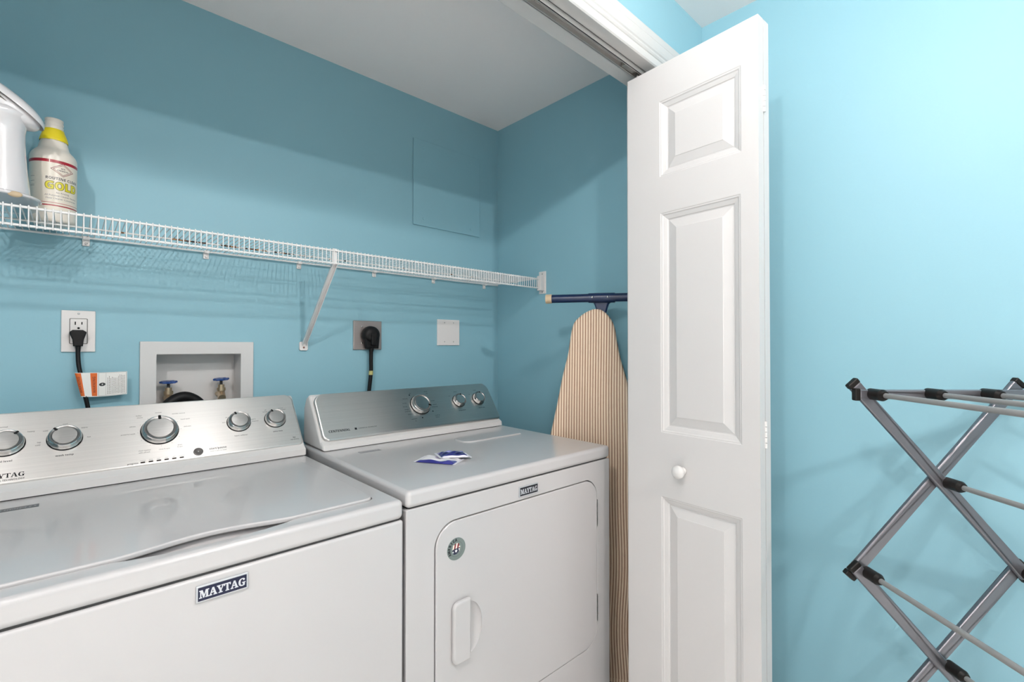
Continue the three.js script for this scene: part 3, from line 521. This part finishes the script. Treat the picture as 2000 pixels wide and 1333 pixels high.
// ---------------------------------------------------------------- garment steamer at the left edge
{
  const G = thing('garment_steamer', 'white glossy handheld garment steamer standing on the wire shelf', 'garment steamer', [-1.679, 1.5392, 0.232]); G.scale.setScalar(0.97);
  const gloss = new THREE.MeshPhysicalMaterial({ color: lin(0.74, 0.72, 0.73), roughness: 0.22, clearcoat: 0.7, clearcoatRoughness: 0.08 });
  const lathe = (p, n = 56) => new THREE.LatheGeometry(p.map(([r, h]) => new THREE.Vector2(r, h)), n);
  obj('handle', lathe([[0.052, 0.033], [0.0505, 0.05], [0.0485, 0.07], [0.0455, 0.10], [0.0435, 0.13], [0.0420, 0.16], [0.0418, 0.18], [0.0440, 0.195], [0.050, 0.206], [0.056, 0.215], [0.05, 0.225], [0, 0.24]]), gloss, G);
  // head: blunt scoop, high on the left, rounded tip on the right; lid shell over a dark steam plate
  const sq = (v, e) => Math.sign(v) * Math.pow(Math.abs(v), e);
  const head = new THREE.SphereGeometry(1, 72, 48), p = head.attributes.position;
  for (let i = 0; i < p.count; i++) { const x = p.getX(i), y = p.getY(i), z = p.getZ(i); p.setXYZ(i, sq(x, 0.78) * 0.080, sq(y, 0.85) * (0.029 - 0.004 * x), sq(z, 0.9) * (0.050 - 0.006 * x)); }
  head.computeVertexNormals(); head.rotateZ(-0.46); head.translate(-0.006, 0.2395, 0); obj('head', head, gloss, G);
  const lidS = new THREE.SphereGeometry(1, 72, 28, 0, Math.PI * 2, 0, Math.PI * 0.5), lp = lidS.attributes.position;
  for (let i = 0; i < lp.count; i++) { const x = lp.getX(i), y = lp.getY(i), z = lp.getZ(i); lp.setXYZ(i, sq(x, 0.85) * 0.081, y * 0.026, sq(z, 0.9) * 0.052); }
  lidS.computeVertexNormals(); lidS.rotateZ(-0.62); lidS.translate(0.006, 0.2485, 0.004); const lid2 = obj('lid', lidS, gloss, G);
  obj('steam_plate', (() => { const g = new THREE.SphereGeometry(1, 48, 20); g.scale(0.066, 0.0045, 0.0525); g.rotateZ(-0.64); g.translate(-0.014, 0.2545, 0.004); return g; })(), new THREE.MeshStandardMaterial({ color: lin(0.22, 0.19, 0.165), metalness: 0.6, roughness: 0.3 }), lid2);
  // rim and clear water tank
  obj('rim', lathe([[0, 0.0225], [0.067, 0.0225], [0.0705, 0.0245], [0.0705, 0.028], [0.064, 0.032], [0.052, 0.035]]), gloss, G);
  const clear = new THREE.MeshPhysicalMaterial({ color: lin(0.92, 0.93, 0.94), roughness: 0.08, transmission: 1, thickness: 0, ior: 1.45 });
  obj('water_tank', lathe([[0.066, 0.022], [0.064, 0.009], [0.060, 0.003], [0.054, 0.0005], [0, 0.0005]]), clear, G);
  const latch = new THREE.SphereGeometry(0.012, 24, 12); latch.scale(1, 0.55, 0.4); latch.translate(0.030, 0.0235, 0.0635); obj('latch', latch, M.beige, G);
}

// ---------------------------------------------------------------- wall fittings on the back wall
function screwHead(x, y, z, r = 0.003) { return new THREE.SphereGeometry(r, 12, 8).scale(1, 1, 0.45).translate(x, y, z); }
{
  // receptacle by the washer
  const cx = -1.5445, cy = 1.2735;
  const G = thing('wall_outlet', 'white wall socket with a black plug above the washer', 'wall socket', [cx, cy, 0]);
  const ps = rrect(-0.035, -0.0571, 0.035, 0.0571, 0.002); ps.holes.push(hole(-0.0182, -0.0347, 0.0182, 0.0347, 0.0025));
  obj('cover_plate', slab(ps, 0.0062, 0.0018, 0.0062), M.plateWhite, G);
  const fsh = rrect(-0.0172, -0.0337, 0.0172, 0.0337, 0.002);
  for (const dy of [0.018, -0.018]) { fsh.holes.push(hole(-0.0079, dy - 0.0005, -0.0055, dy + 0.0085)); fsh.holes.push(hole(0.0057, dy + 0.0005, 0.0079, dy + 0.0078)); const h = new THREE.Path(); h.absarc(0, dy - 0.0095, 0.0027, 0, Math.PI * 2, true); fsh.holes.push(h); }
  obj('receptacle', slab(fsh, 0.006, 0.0006, 0.0066), M.plateWhite, G);
  obj('contacts', box(-0.018, -0.034, 0.0002, 0.018, 0.034, 0.0012), M.black, G);
  obj('gap_frame', box(-0.0185, -0.035, 0.0, 0.0185, 0.035, 0.0002), M.dark, G);
  for (const y of [0.0485, -0.0485]) obj('screw', screwHead(0, y, 0.0062, 0.0028), M.steel, G);
}
{
  const G = thing('washer_power_cord', 'black washer power cord with an orange and white warning tag', 'power cord', [-1.545, 1.262, 0.0066]);
  // plug: wide at the top, tapering to the strain relief
  const s = poly([[-0.0115, 0.0145], [0.0095, 0.0145], [0.0165, 0.0095], [0.0165, 0.006], [0.0115, -0.012], [0.0095, -0.030], [-0.0105, -0.030], [-0.0120, -0.012], [-0.0180, 0.005], [-0.0175, 0.009]].map(([x, y]) => [x, y]));
  obj('plug', [slab(s, 0.026, 0.003, 0.0265), rod(V(-0.0005, -0.026, 0.014), V(0.0, -0.043, 0.0145), 0.0062, 16, 0.0048)], M.black, G);
  obj('prongs', [box(-0.0075, -0.006, -0.006, -0.006, 0.001, 0.002), box(0.006, -0.006, -0.006, 0.0075, 0.001, 0.002), rod(V(0, -0.016, -0.006), V(0, -0.016, 0.002), 0.0022)], M.brass, G);
  obj('cord', tube([V(-0.0005, -0.030, 0.014), V(0, -0.062, 0.016), V(0.0018, -0.085, 0.021), V(0.007, -0.115, 0.028), V(0.013, -0.155, 0.030), V(0.021, -0.20, 0.030), V(0.026, -0.25, 0.026), V(0.03, -0.36, 0.02)], 0.0050, 60, 14), M.black, G);
  // tag: wraps the cord and stands out as a flag to the right
  const tex = canvas(1024, 640, (c, w, h) => {
    c.fillStyle = '#eceae6'; c.fillRect(0, 0, w, h);
    const X = (mm) => mm / 112 * w;
    const strip = (a, b, word) => { c.fillStyle = '#d9661f'; c.fillRect(X(a), 12, X(b - a), h - 30); c.save(); c.translate(X((a + b) / 2), h / 2); c.rotate(-Math.PI / 2); c.fillStyle = '#7a2a0c'; c.font = 'bold 74px sans-serif'; c.textAlign = 'center'; c.textBaseline = 'middle'; c.scale(1.2, 1); c.fillText(word, 0, 0); c.restore(); };
    strip(2, 15.5, 'WARNING'); strip(33, 46, 'WARNING');
    c.fillStyle = '#1e1e1e'; c.beginPath(); c.ellipse(X(57), h * 0.5, X(7), 46, -0.1, 0, 7); c.fill(); c.fillStyle = '#e8e6e2'; c.beginPath(); c.moveTo(X(56), h * 0.5 - 26); c.lineTo(X(59.5), h * 0.5 - 6); c.lineTo(X(57), h * 0.5); c.lineTo(X(59), h * 0.5 + 24); c.lineTo(X(54.5), h * 0.5 + 2); c.lineTo(X(57), h * 0.5 - 4); c.fill();
    c.strokeStyle = '#8c8a88'; c.lineWidth = 4; c.beginPath(); c.moveTo(X(65), 16); c.lineTo(X(65), h - 20); c.stroke();
    const R = rng(31); c.fillStyle = '#5d5650'; for (let i = 0; i < 12; i++) { let y = h - 50; const x = X(68.5 + i * 3.35), top = 60 + R() * 120; while (y > top) { const l = 14 + R() * 34; c.fillRect(x, y - l, 9, l); y -= l + 9; } }
    c.strokeStyle = '#4a4c50'; c.lineWidth = 5; c.strokeRect(X(49), 10, X(61), h - 28);
  });
  const N = 28, pts = []; // cross-section path (x, z): wrap behind cord -> in front -> flag to the right
  const path = [[-0.0058, 0.0300], [-0.0050, 0.0345], [-0.0015, 0.0368], [0.0025, 0.0366], [0.0060, 0.0352], [0.014, 0.033], [0.03, 0.031], [0.05, 0.0275], [0.075, 0.026], [0.098, 0.030]];
  const cv = new THREE.CatmullRomCurve3(path.map(([x, z]) => V(x, 0, z))); const sp = cv.getSpacedPoints(N);
  const pos = [], uv = [], idx = [];
  sp.forEach((q, i) => { const lean = 0.018 * Math.max(0, 1 - i / (N * 0.42)); for (let e = 0; e < 2; e++) { const dyy = e ? -0.1015 : -0.1665; pos.push(q.x + 0.0055 + (e ? -lean * 0.38 : lean * 0.38), dyy - (0.0035 * Math.sin(Math.min(1, i / N) * Math.PI)) * (e ? 0.4 : 0.9), q.z); uv.push(i / N, e); } if (i) { const a = 2 * (i - 1); idx.push(a, a + 2, a + 1, a + 1, a + 2, a + 3); } });
  const back = pos.length / 3; // give the paper thickness
  const g = new THREE.BufferGeometry(); g.setAttribute('position', new THREE.Float32BufferAttribute(pos, 3)); g.setAttribute('uv', new THREE.Float32BufferAttribute(uv, 2)); g.setIndex(idx); g.computeVertexNormals();
  obj('warning_tag', g, new THREE.MeshStandardMaterial({ map: tex, roughness: 0.5, side: THREE.DoubleSide }), G);
}
{
  // recessed washer supply box
  const G = thing('washer_outlet_box', 'white recessed plumbing box with two blue valves in the wall', 'plumbing box', [-1.2595, 1.1225, 0]);
  const X = (x) => x + 1.2595, Yy = (y) => y - 1.1225;
  const fl = rrect(X(-1.411), Yy(0.965), X(-1.1075), Yy(1.2463), 0.002); fl.holes.push(hole(X(-1.371), Yy(1.006), X(-1.146), Yy(1.207), 0.001));
  obj('flange', slab(fl, 0.008, 0.0018, 0.008), M.plasticWhite, G);
  const x0 = X(-1.3745), x1 = X(-1.1425), y0 = Yy(1.0025), y1 = Yy(1.2095), zb = -0.088;
  obj('recess', [box(x0, y0, zb, x1, y1, zb + 0.003), box(x0, y0, zb, x0 + 0.003, y1, 0.002), box(x1 - 0.003, y0, zb, x1, y1, 0.002), box(x0, y1 - 0.003, zb, x1, y1, 0.002), box(x0, y0, zb, x1, y0 + 0.003, 0.002)], M.plasticWhite, G);
  for (const [vx, vy, tilt] of [[-1.336, 1.118, 0.02], [-1.1927, 1.1205, 0.05]]) {
    const bx = X(vx), by = Yy(vy), z = -0.04;
    const body = [rod(V(bx, Yy(1.012), z), V(bx, by - 0.034, z), 0.0105, 16), rod(V(bx, by - 0.036, z), V(bx, by - 0.026, z), 0.0135, 6), rod(V(bx, by - 0.028, z), V(bx, by - 0.016, z), 0.010, 6), rod(V(bx, by - 0.045, z), V(bx - 0.004, by - 0.058, z + 0.035), 0.011, 16), rod(V(bx, by - 0.05, z), V(bx, by - 0.05, zb + 0.003), 0.009, 14)];
    const v = obj('valve', body, M.brass, G);
    obj('stem', rod(V(bx, by - 0.018, z), V(bx, by + 0.001, z), 0.0042, 12), M.dark, v);
    // lobed wheel handle
    const ws = new THREE.Shape(); for (let i = 0; i <= 96; i++) { const a = i / 96 * Math.PI * 2, r = 0.0215 + 0.0022 * Math.cos(8 * a); if (i) ws.lineTo(r * Math.cos(a), r * Math.sin(a)); else ws.moveTo(r, 0); }
    for (let k = 0; k < 4; k++) { const h = new THREE.Path(); h.absarc(0.0125 * Math.cos(k * 1.5708 + 0.6), 0.0125 * Math.sin(k * 1.5708 + 0.6), 0.0045, 0, Math.PI * 2, true); ws.holes.push(h); }
    const wg = slab(ws, 0.0065, 0.0022, 0.004, 3, 8); const hub = new THREE.CylinderGeometry(0.007, 0.007, 0.008, 16).rotateX(Math.PI / 2);
    const hg = merge([wg, hub]); hg.rotateX(-Math.PI / 2); hg.rotateZ(tilt); hg.rotateX(0.06); hg.translate(bx, by + 0.001, z); obj('valve_handle', hg, M.blueHandle, v);
  }
}
{
  const t = obj('drain_hose', tube([V(-1.372, 0.98, 0.04), V(-1.362, 1.03, 0.035), V(-1.335, 1.066, 0.030), V(-1.307, 1.0775, 0.028), V(-1.278, 1.066, 0.026), V(-1.254, 1.035, 0.027), V(-1.246, 0.99, 0.028)], 0.0155, 60, 18), M.black);
  tag(t, 'black drain hose arching in front of the white plumbing box', 'hose');
}
{
  const cx = -0.695, cy = 1.2757;
  const G = thing('dryer_outlet', 'brushed metal square wall plate behind the black dryer plug', 'wall socket', [cx, cy, 0]);
  const mt = new THREE.MeshStandardMaterial({ color: lin(0.40, 0.355, 0.34), metalness: 0.75, roughness: 0.42 });
  obj('cover_plate', slab(rrect(-0.0598, -0.0575, 0.0598, 0.0575, 0.0025), 0.006, 0.002, 0.006), mt, G);
  obj('receptacle', new THREE.CylinderGeometry(0.026, 0.027, 0.006, 40).rotateX(Math.PI / 2).translate(0.006, 0, 0.008), M.black, G);
  for (const y of [0.0345, -0.031]) obj('screw', screwHead(-0.0245, y, 0.006, 0.0034), M.chrome, G);
}
{
  const G = thing('dryer_power_cord', 'thick black dryer cord with a round plug and yellow band', 'power cord', [-0.692, 1.2757, 0.011]);
  const pl = new THREE.LatheGeometry([[0, 0], [0.030, 0], [0.0335, 0.003], [0.0345, 0.012], [0.033, 0.024], [0.028, 0.033], [0.018, 0.038], [0, 0.0395]].map(([r, h]) => new THREE.Vector2(r, h)), 44); pl.rotateX(Math.PI / 2); pl.scale(1.04, 1, 1); pl.translate(0, 0.002, 0);
  const sk = poly([[-0.034, 0.004], [0.034, 0.004], [0.0285, -0.053], [-0.021, -0.053]].map(([x, y]) => [x, y]));
  const rib = rbox(-0.009, -0.040, 0.03, 0.013, 0.010, 0.043, 0.004);
  obj('plug', [pl, slab(sk, 0.026, 0.006, 0.029, 3), rib, rod(V(0.002, -0.045, 0.016), V(0.001, -0.066, 0.016), 0.011, 16, 0.008)], M.black, G);
  obj('cord', tube([V(0.0015, -0.05, 0.016), V(0.0, -0.10, 0.017), V(-0.0005, -0.135, 0.019), V(-0.003, -0.165, 0.02), V(-0.008, -0.21, 0.02), V(-0.013, -0.28, 0.02), V(-0.015, -0.36, 0.018)], 0.0077, 50, 14), M.black, G);
  const bandMap = canvas(128, 128, (c) => { c.fillStyle = '#d8cf86'; c.fillRect(0, 0, 128, 128); c.strokeStyle = '#4a4320'; c.lineWidth = 5; for (let i = -2; i < 6; i++) { c.beginPath(); c.moveTo(0, i * 26 + 30); c.lineTo(128, i * 26); c.stroke(); } });
  obj('band', rod(V(-0.0008, -0.141, 0.0193), V(-0.0022, -0.157, 0.0198), 0.0082, 18), new THREE.MeshStandardMaterial({ map: bandMap, roughness: 0.5 }), G);
}
{
  const G = thing('blank_plate', 'white blank double wall plate with four screws near the corner', 'wall plate', [-0.3027, 1.2946, 0]);
  obj('cover_plate', slab(rrect(-0.061, -0.0586, 0.061, 0.0586, 0.002), 0.0062, 0.002, 0.0062), M.plateWhite, G);
  for (const x of [-0.0225, 0.0265]) for (const y of [0.0445, -0.042]) obj('screw', screwHead(x, y, 0.0062, 0.0028), M.steel, G);
}
{
  const G = thing('access_panel', 'square access panel painted wall blue, high up near the corner', 'access panel', [-0.306, 1.9465, 0]);
  obj('panel', [metreUV(slab(rrect(-0.183, -0.188, 0.183, 0.188, 0.003), 0.0042, 0.0012, 0.0068)), metreUV(slab(rrect(-0.177, -0.182, 0.177, 0.182, 0.003), 0.0035, 0, 0.0032))], M.wall, G);
  for (const [x, y] of [[-0.1315, 0.157], [0.13, 0.157], [-0.131, -0.156], [0.13, -0.159]]) obj('screw', new THREE.CylinderGeometry(0.0048, 0.0058, 0.0022, 16).rotateX(Math.PI / 2).translate(x, y, 0.0078), M.wall, G);
}

// ---------------------------------------------------------------- ironing board between dryer and right wall
{
  const P0 = V(-0.141, 0, 0.7544), d = V(0.559, 0, 0.829).normalize(), WC = -0.04, base = P0.clone().addScaledVector(d, WC);
  const ang = Math.atan2(-d.z, d.x);                              // local x runs along d, local +z faces the room
  const G = thing('ironing_board', 'folded ironing board in a striped beige cover standing between dryer and right wall', 'ironing board', [base.x, 0, base.z], ang);
  const left = [[1.3672, 0.010], [1.3672, -0.004], [1.3645, -0.012], [1.360, -0.0235], [1.3445, -0.0484], [1.318, -0.0735], [1.282, -0.0845], [1.207, -0.0956], [1.131, -0.1146], [1.017, -0.1375], [0.902, -0.1625], [0.80, -0.184], [0.72, -0.19], [0.06, -0.19], [0.04, -0.185], [0.03, -0.17]];
  const right = [[1.365, 0.022], [1.3600, 0.031], [1.354, 0.0393], [1.334, 0.0566], [1.3005, 0.072], [1.2538, 0.0799], [1.189, 0.0924], [1.107, 0.1155], [1.017, 0.1375], [0.902, 0.1625], [0.80, 0.184], [0.72, 0.19], [0.06, 0.19], [0.04, 0.185], [0.03, 0.17]];
  const sh = new THREE.Shape(new THREE.CatmullRomCurve3([...left.slice(0, 13).reverse(), ...right.slice(0, 12)].map(([y, w]) => V(w, y, 0)), false, 'centripetal').getPoints(110).map((p) => new THREE.Vector2(p.x, p.y)));
  for (const [y, w] of [...right.slice(12), ...left.slice(13).reverse()]) sh.lineTo(w, y); sh.closePath();
  const s = 1, bg = slab(sh, 0.03, 0.012, 0.015, 4, 8);
  // stripes: narrow grey-brown lines on cream, a little wavy towards the lower right
  const per = 0.00955, tw = 2048, th = 2048;
  const stripes = canvas(tw, th, (c) => {
    c.fillStyle = '#f3dfc6'; c.fillRect(0, 0, tw, th); const n = Math.round(0.44 / per), R = rng(17);
    for (let i = -2; i < n + 2; i++) {
      const x0 = (i + 0.5) / n * tw; c.strokeStyle = i % 2 ? '#a9836a' : '#b08e76'; c.lineWidth = tw / n * 0.44; c.beginPath();
      for (let y = 0; y <= th; y += 16) { const v = y / th, u = x0 / tw, x = x0 + tw * (0.005 * Math.sin(v * 9 + u * 3) + 0.024 * u * u * v * v * Math.sin(v * 19 + 1)); if (y) c.lineTo(x, y); else c.moveTo(x, y); } c.stroke();
    }
    for (let i = 0; i < 9000; i++) { c.fillStyle = R() > 0.5 ? 'rgba(255,245,225,0.10)' : 'rgba(90,60,40,0.10)'; c.fillRect(R() * tw, R() * th, 2 + R() * 3, 8 + R() * 22); }
  });
  planar(bg, 'x', -0.22, 0.22, 'y', 0.05, 1.40);
  const weave = noiseTex(256, 41, [[128, 1], [32, 0.5]], (v) => { const k = clampB(128 + v * 100); return [k, k, k]; }); weave.repeat.set(2, 6);
  obj('board_cover', bg, new THREE.MeshStandardMaterial({ map: stripes, roughness: 0.9, bumpMap: weave, bumpScale: 0.0006 }), G);
  // T foot above the nose: oval tube, moulded centre bracket, beige end caps
  const X = (w) => w - WC, ty = 1.4082, zt = 0.003;
  obj('foot_tube', rod(V(X(-0.20), ty, zt), V(X(0.155), ty + 0.0005, zt), 0.0155, 24), M.navy, G);
  const br = poly([[-0.062, 1.4245], [-0.044, 1.4265], [-0.040, 1.4275], [0.012, 1.4275], [0.016, 1.4262], [0.034, 1.4248], [0.034, 1.3925], [0.018, 1.392], [0.012, 1.387], [0.008, 1.376], [0.002, 1.352], [0.0, 1.335], [-0.032, 1.335], [-0.034, 1.366], [-0.043, 1.3905], [-0.046, 1.3925], [-0.062, 1.393]].map(([w, y]) => [X(w), y]));
  const bk = obj('foot_bracket', [slab(br, 0.030, 0.006, -0.001, 4), rod(V(X(-0.061), ty, zt), V(X(0.033), ty, zt), 0.0178, 24)], M.navy, G);
  for (const w of [-0.047, 0.0075]) { const r = new THREE.SphereGeometry(0.0042, 16, 10).scale(1, 1, 0.6); r.translate(X(w), ty + 0.002, zt + 0.0172); obj('rivet', r, M.chrome, bk); }
  for (const e of [[-0.2185, -0.196], [0.150, 0.162]]) obj('end_cap', rod(V(X(e[0]), ty, zt), V(X(e[1]), ty, zt), 0.0172, 24), M.beige, G);
  for (const w of [-0.028, -0.002]) obj('leg', rod(V(X(w), 1.345, -0.024), V(X(w - 0.02), 0.25, -0.030), 0.0095, 14), M.navy, G);
  for (const w of [-0.14, 0.06]) obj('leg', rod(V(X(w), 0.012, -0.030), V(X(w), 0.9, -0.028), 0.0095, 14), M.navy, G);
  obj('rear_foot', rod(V(X(-0.19), 0.0165, -0.03), V(X(0.10), 0.0165, -0.03), 0.016, 20), M.navy, G);
}

// ---------------------------------------------------------------- detergent packets on the dryer
{
  function packet(label, x, z, turn, w, h, tex, lift, tilt) {
    const G = thing('detergent_packet', label, 'packet', [x, 0.912 + lift, z], turn, null); delete G.userData.group;
    const nx = 28, nz = 22, geo = new THREE.PlaneGeometry(w, h, nx, nz), bot = geo.clone(), R = rng(Math.round(w * 1e4 + x * -977));
    const ph = [R() * 6, R() * 6, R() * 6];
    const f = (p, sgn) => { for (let i = 0; i < p.count; i++) { const u = p.getX(i) / w * 2, v = p.getY(i) / h * 2; const e = Math.max(0, (1 - u * u * u * u * u * u) * (1 - Math.pow(Math.abs(v), 5))); const cr = 0.0016 * Math.sin(u * 7 + v * 4 + ph[0]) + 0.0012 * Math.sin(v * 11 - u * 5 + ph[1]); p.setZ(i, sgn > 0 ? 0.0012 + e * (0.0085 + cr) : 0.0006 - e * 0.0 + 0); } };
    f(geo.attributes.position, 1); f(bot.attributes.position, -1); bot.index.array.reverse();
    geo.computeVertexNormals(); bot.computeVertexNormals();
    const g = merge([geo, bot]); g.rotateX(-Math.PI / 2); g.rotateZ(tilt);
    obj('pouch', g, new THREE.MeshPhysicalMaterial({ map: tex, roughness: 0.28, clearcoat: 0.5, clearcoatRoughness: 0.15 }), G);
    // crimped ends
    const teeth = []; for (const sx of [-1, 1]) { const s = new THREE.Shape(); const n = 16; s.moveTo(0, -h / 2); s.lineTo(0, h / 2); for (let i = n; i >= 0; i--) s.lineTo(sx * (0.006 + (i % 2 ? 0.0016 : 0)), -h / 2 + h * i / n); const q = slab(s, 0.0008, 0, 0.0008); q.rotateX(-Math.PI / 2); q.translate(sx * w / 2, 0.0004, 0); q.rotateZ(tilt); teeth.push(q); }
    obj('crimped_edge', teeth, new THREE.MeshStandardMaterial({ color: lin(0.72, 0.72, 0.78), roughness: 0.35 }), G);
    return G;
  }
  const white = canvas(512, 384, (c, w, h) => { c.fillStyle = '#dcdadd'; c.fillRect(0, 0, w, h); c.fillStyle = '#bfc0c6'; c.fillRect(30, 40, w - 60, 90); c.fillStyle = '#2a2a78'; c.fillRect(0, h - 44, w * 0.8, 44); c.fillStyle = '#a9a0b8'; c.beginPath(); c.ellipse(w * 0.55, h * 0.5, 120, 60, 0.3, 0, 7); c.fill(); c.fillStyle = '#393a8a'; c.beginPath(); c.moveTo(w * 0.72, h); c.lineTo(w, h * 0.55); c.lineTo(w, h); c.fill(); });
  const blue = canvas(512, 384, (c, w, h) => { c.fillStyle = '#23246e'; c.fillRect(0, 0, w, h); c.fillStyle = '#8f90c4'; c.beginPath(); c.moveTo(0, 40); c.quadraticCurveTo(w * 0.5, h * 0.34, w, 60); c.lineTo(w, 120); c.quadraticCurveTo(w * 0.5, h * 0.52, 0, 110); c.fill(); c.fillStyle = '#e6e4ee'; c.fillRect(0, 0, w, 26); c.fillRect(0, h - 30, w, 30); c.fillRect(w - 40, 0, 40, h); c.fillStyle = '#131350'; c.fillRect(40, h * 0.62, w - 100, 70); });
  packet('white and navy detergent packet lying flat on the dryer top', -0.803, 0.668, -1.02, 0.110, 0.074, white, 0.0002, 0);
  packet('dark blue detergent packet resting across the white packet on the dryer', -0.762, 0.675, -0.34, 0.080, 0.060, blue, 0.0085, -0.07);
}

// ---------------------------------------------------------------- folding drying rack by the right wall
{
  const fh = V(Math.sin(YAW), 0, -Math.cos(YAW)), rr = V(Math.cos(YAW), 0, Math.sin(YAW)), D = 1.03, LC = 0.92;
  const base = V(CAM.x, 0, CAM.z).addScaledVector(fh, D).addScaledVector(rr, LC);
  const G = thing('drying_rack', 'folding grey metal clothes drying rack standing by the right wall', 'drying rack', [base.x, 0, base.z], -YAW);
  const xl = 0.750 - LC, xr = 1.102 - LC, tops = [1.139, 0.744, 0.349], bottoms = [0.744, 0.349, 0.012], LEN = 0.6;
  // flat oval tube between two points in the plane z = const
  function bar(a, b, z, w = 0.0255, t = 0.012, ext = 0) {
    const dir = b.clone().sub(a).normalize(); a = a.clone().addScaledVector(dir, -ext); b = b.clone().addScaledVector(dir, ext);
    const L = a.distanceTo(b), g = slab(rrect(-w / 2, 0, w / 2, L, 0.001), t, 0.0045, t / 2, 4, 2);
    g.rotateZ(Math.atan2(dir.y, dir.x) - Math.PI / 2); g.translate(a.x, a.y, z); return g;
  }
  const cap = (p, dir, z) => { const a = p.clone().addScaledVector(dir, 0.0), g = rbox(-0.0134, -0.002, -0.0068, 0.0134, 0.010, 0.0068, 0.003); g.rotateZ(Math.atan2(dir.y, dir.x) - Math.PI / 2); g.translate(a.x, a.y, z); return g; };
  for (const side of [0, 1]) {
    const z0 = side ? LEN : 0, f = side ? -1 : 1;
    tops.forEach((ty, i) => {
      const by = bottoms[i];
      const A = V(xl, ty, 0), B = V(xr, by, 0), C = V(xr, ty, 0), E = V(xl, by, 0);
      for (const [p, q, z] of [[A, B, 0.0065], [C, E, -0.0065]]) {
        const last = i === 2, m = obj('frame_bar', bar(p, q, z0 + f * z, 0.0255, 0.012, 0.012), M.silver, G);
        const dd = q.clone().sub(p).normalize();
        obj('bar_cap', cap(p.clone().addScaledVector(dd, -0.012), dd.clone().negate(), z0 + f * z), M.grommet, m);
        obj('bar_cap', cap(q.clone().addScaledVector(dd, last ? 0.004 : 0.012), dd, z0 + f * z), M.grommet, m);
      }
    });
    const tb = obj('top_bar', bar(V(xl - 0.002, 1.1285, 0), V(xr + 0.05, 1.1285, 0), z0 + f * 0.016, 0.0205, 0.008, 0.004), M.silver, G);
    obj('bar_cap', cap(V(xl - 0.006, 1.1285, 0), V(-1, 0, 0), z0 + f * 0.016), M.grommet, tb);
  }
  const rods = [[0.7716, 1.1295, 0.019], [0.8946, 1.1300, 0.019], [1.0143, 1.1295, 0.019], [0.9390, 0.9370, 0.011], [0.7650, 0.7445, 0.011], [1.1060, 0.7420, 0.011], [0.9400, 0.5440, 0.011], [0.7650, 0.3490, 0.011], [1.1060, 0.3490, 0.011]];
  for (const [lat, y, z] of rods) {
    const x = lat - LC;
    const m = obj('hanging_rod', rod(V(x, y, z), V(x, y, LEN - z), 0.0054, 16), M.rodGrey, G);
    for (const e of [0, 1]) { const zz = e ? LEN - z : z, q = e ? -1 : 1; obj('grommet', [rod(V(x, y, zz - q * 0.004), V(x, y, zz + q * 0.030), 0.0122, 20), rod(V(x, y, zz + q * 0.030), V(x, y, zz + q * 0.037), 0.0122, 20, 0.0085)], M.grommet, m); }
  }
}

renderer.render(scene, camera);
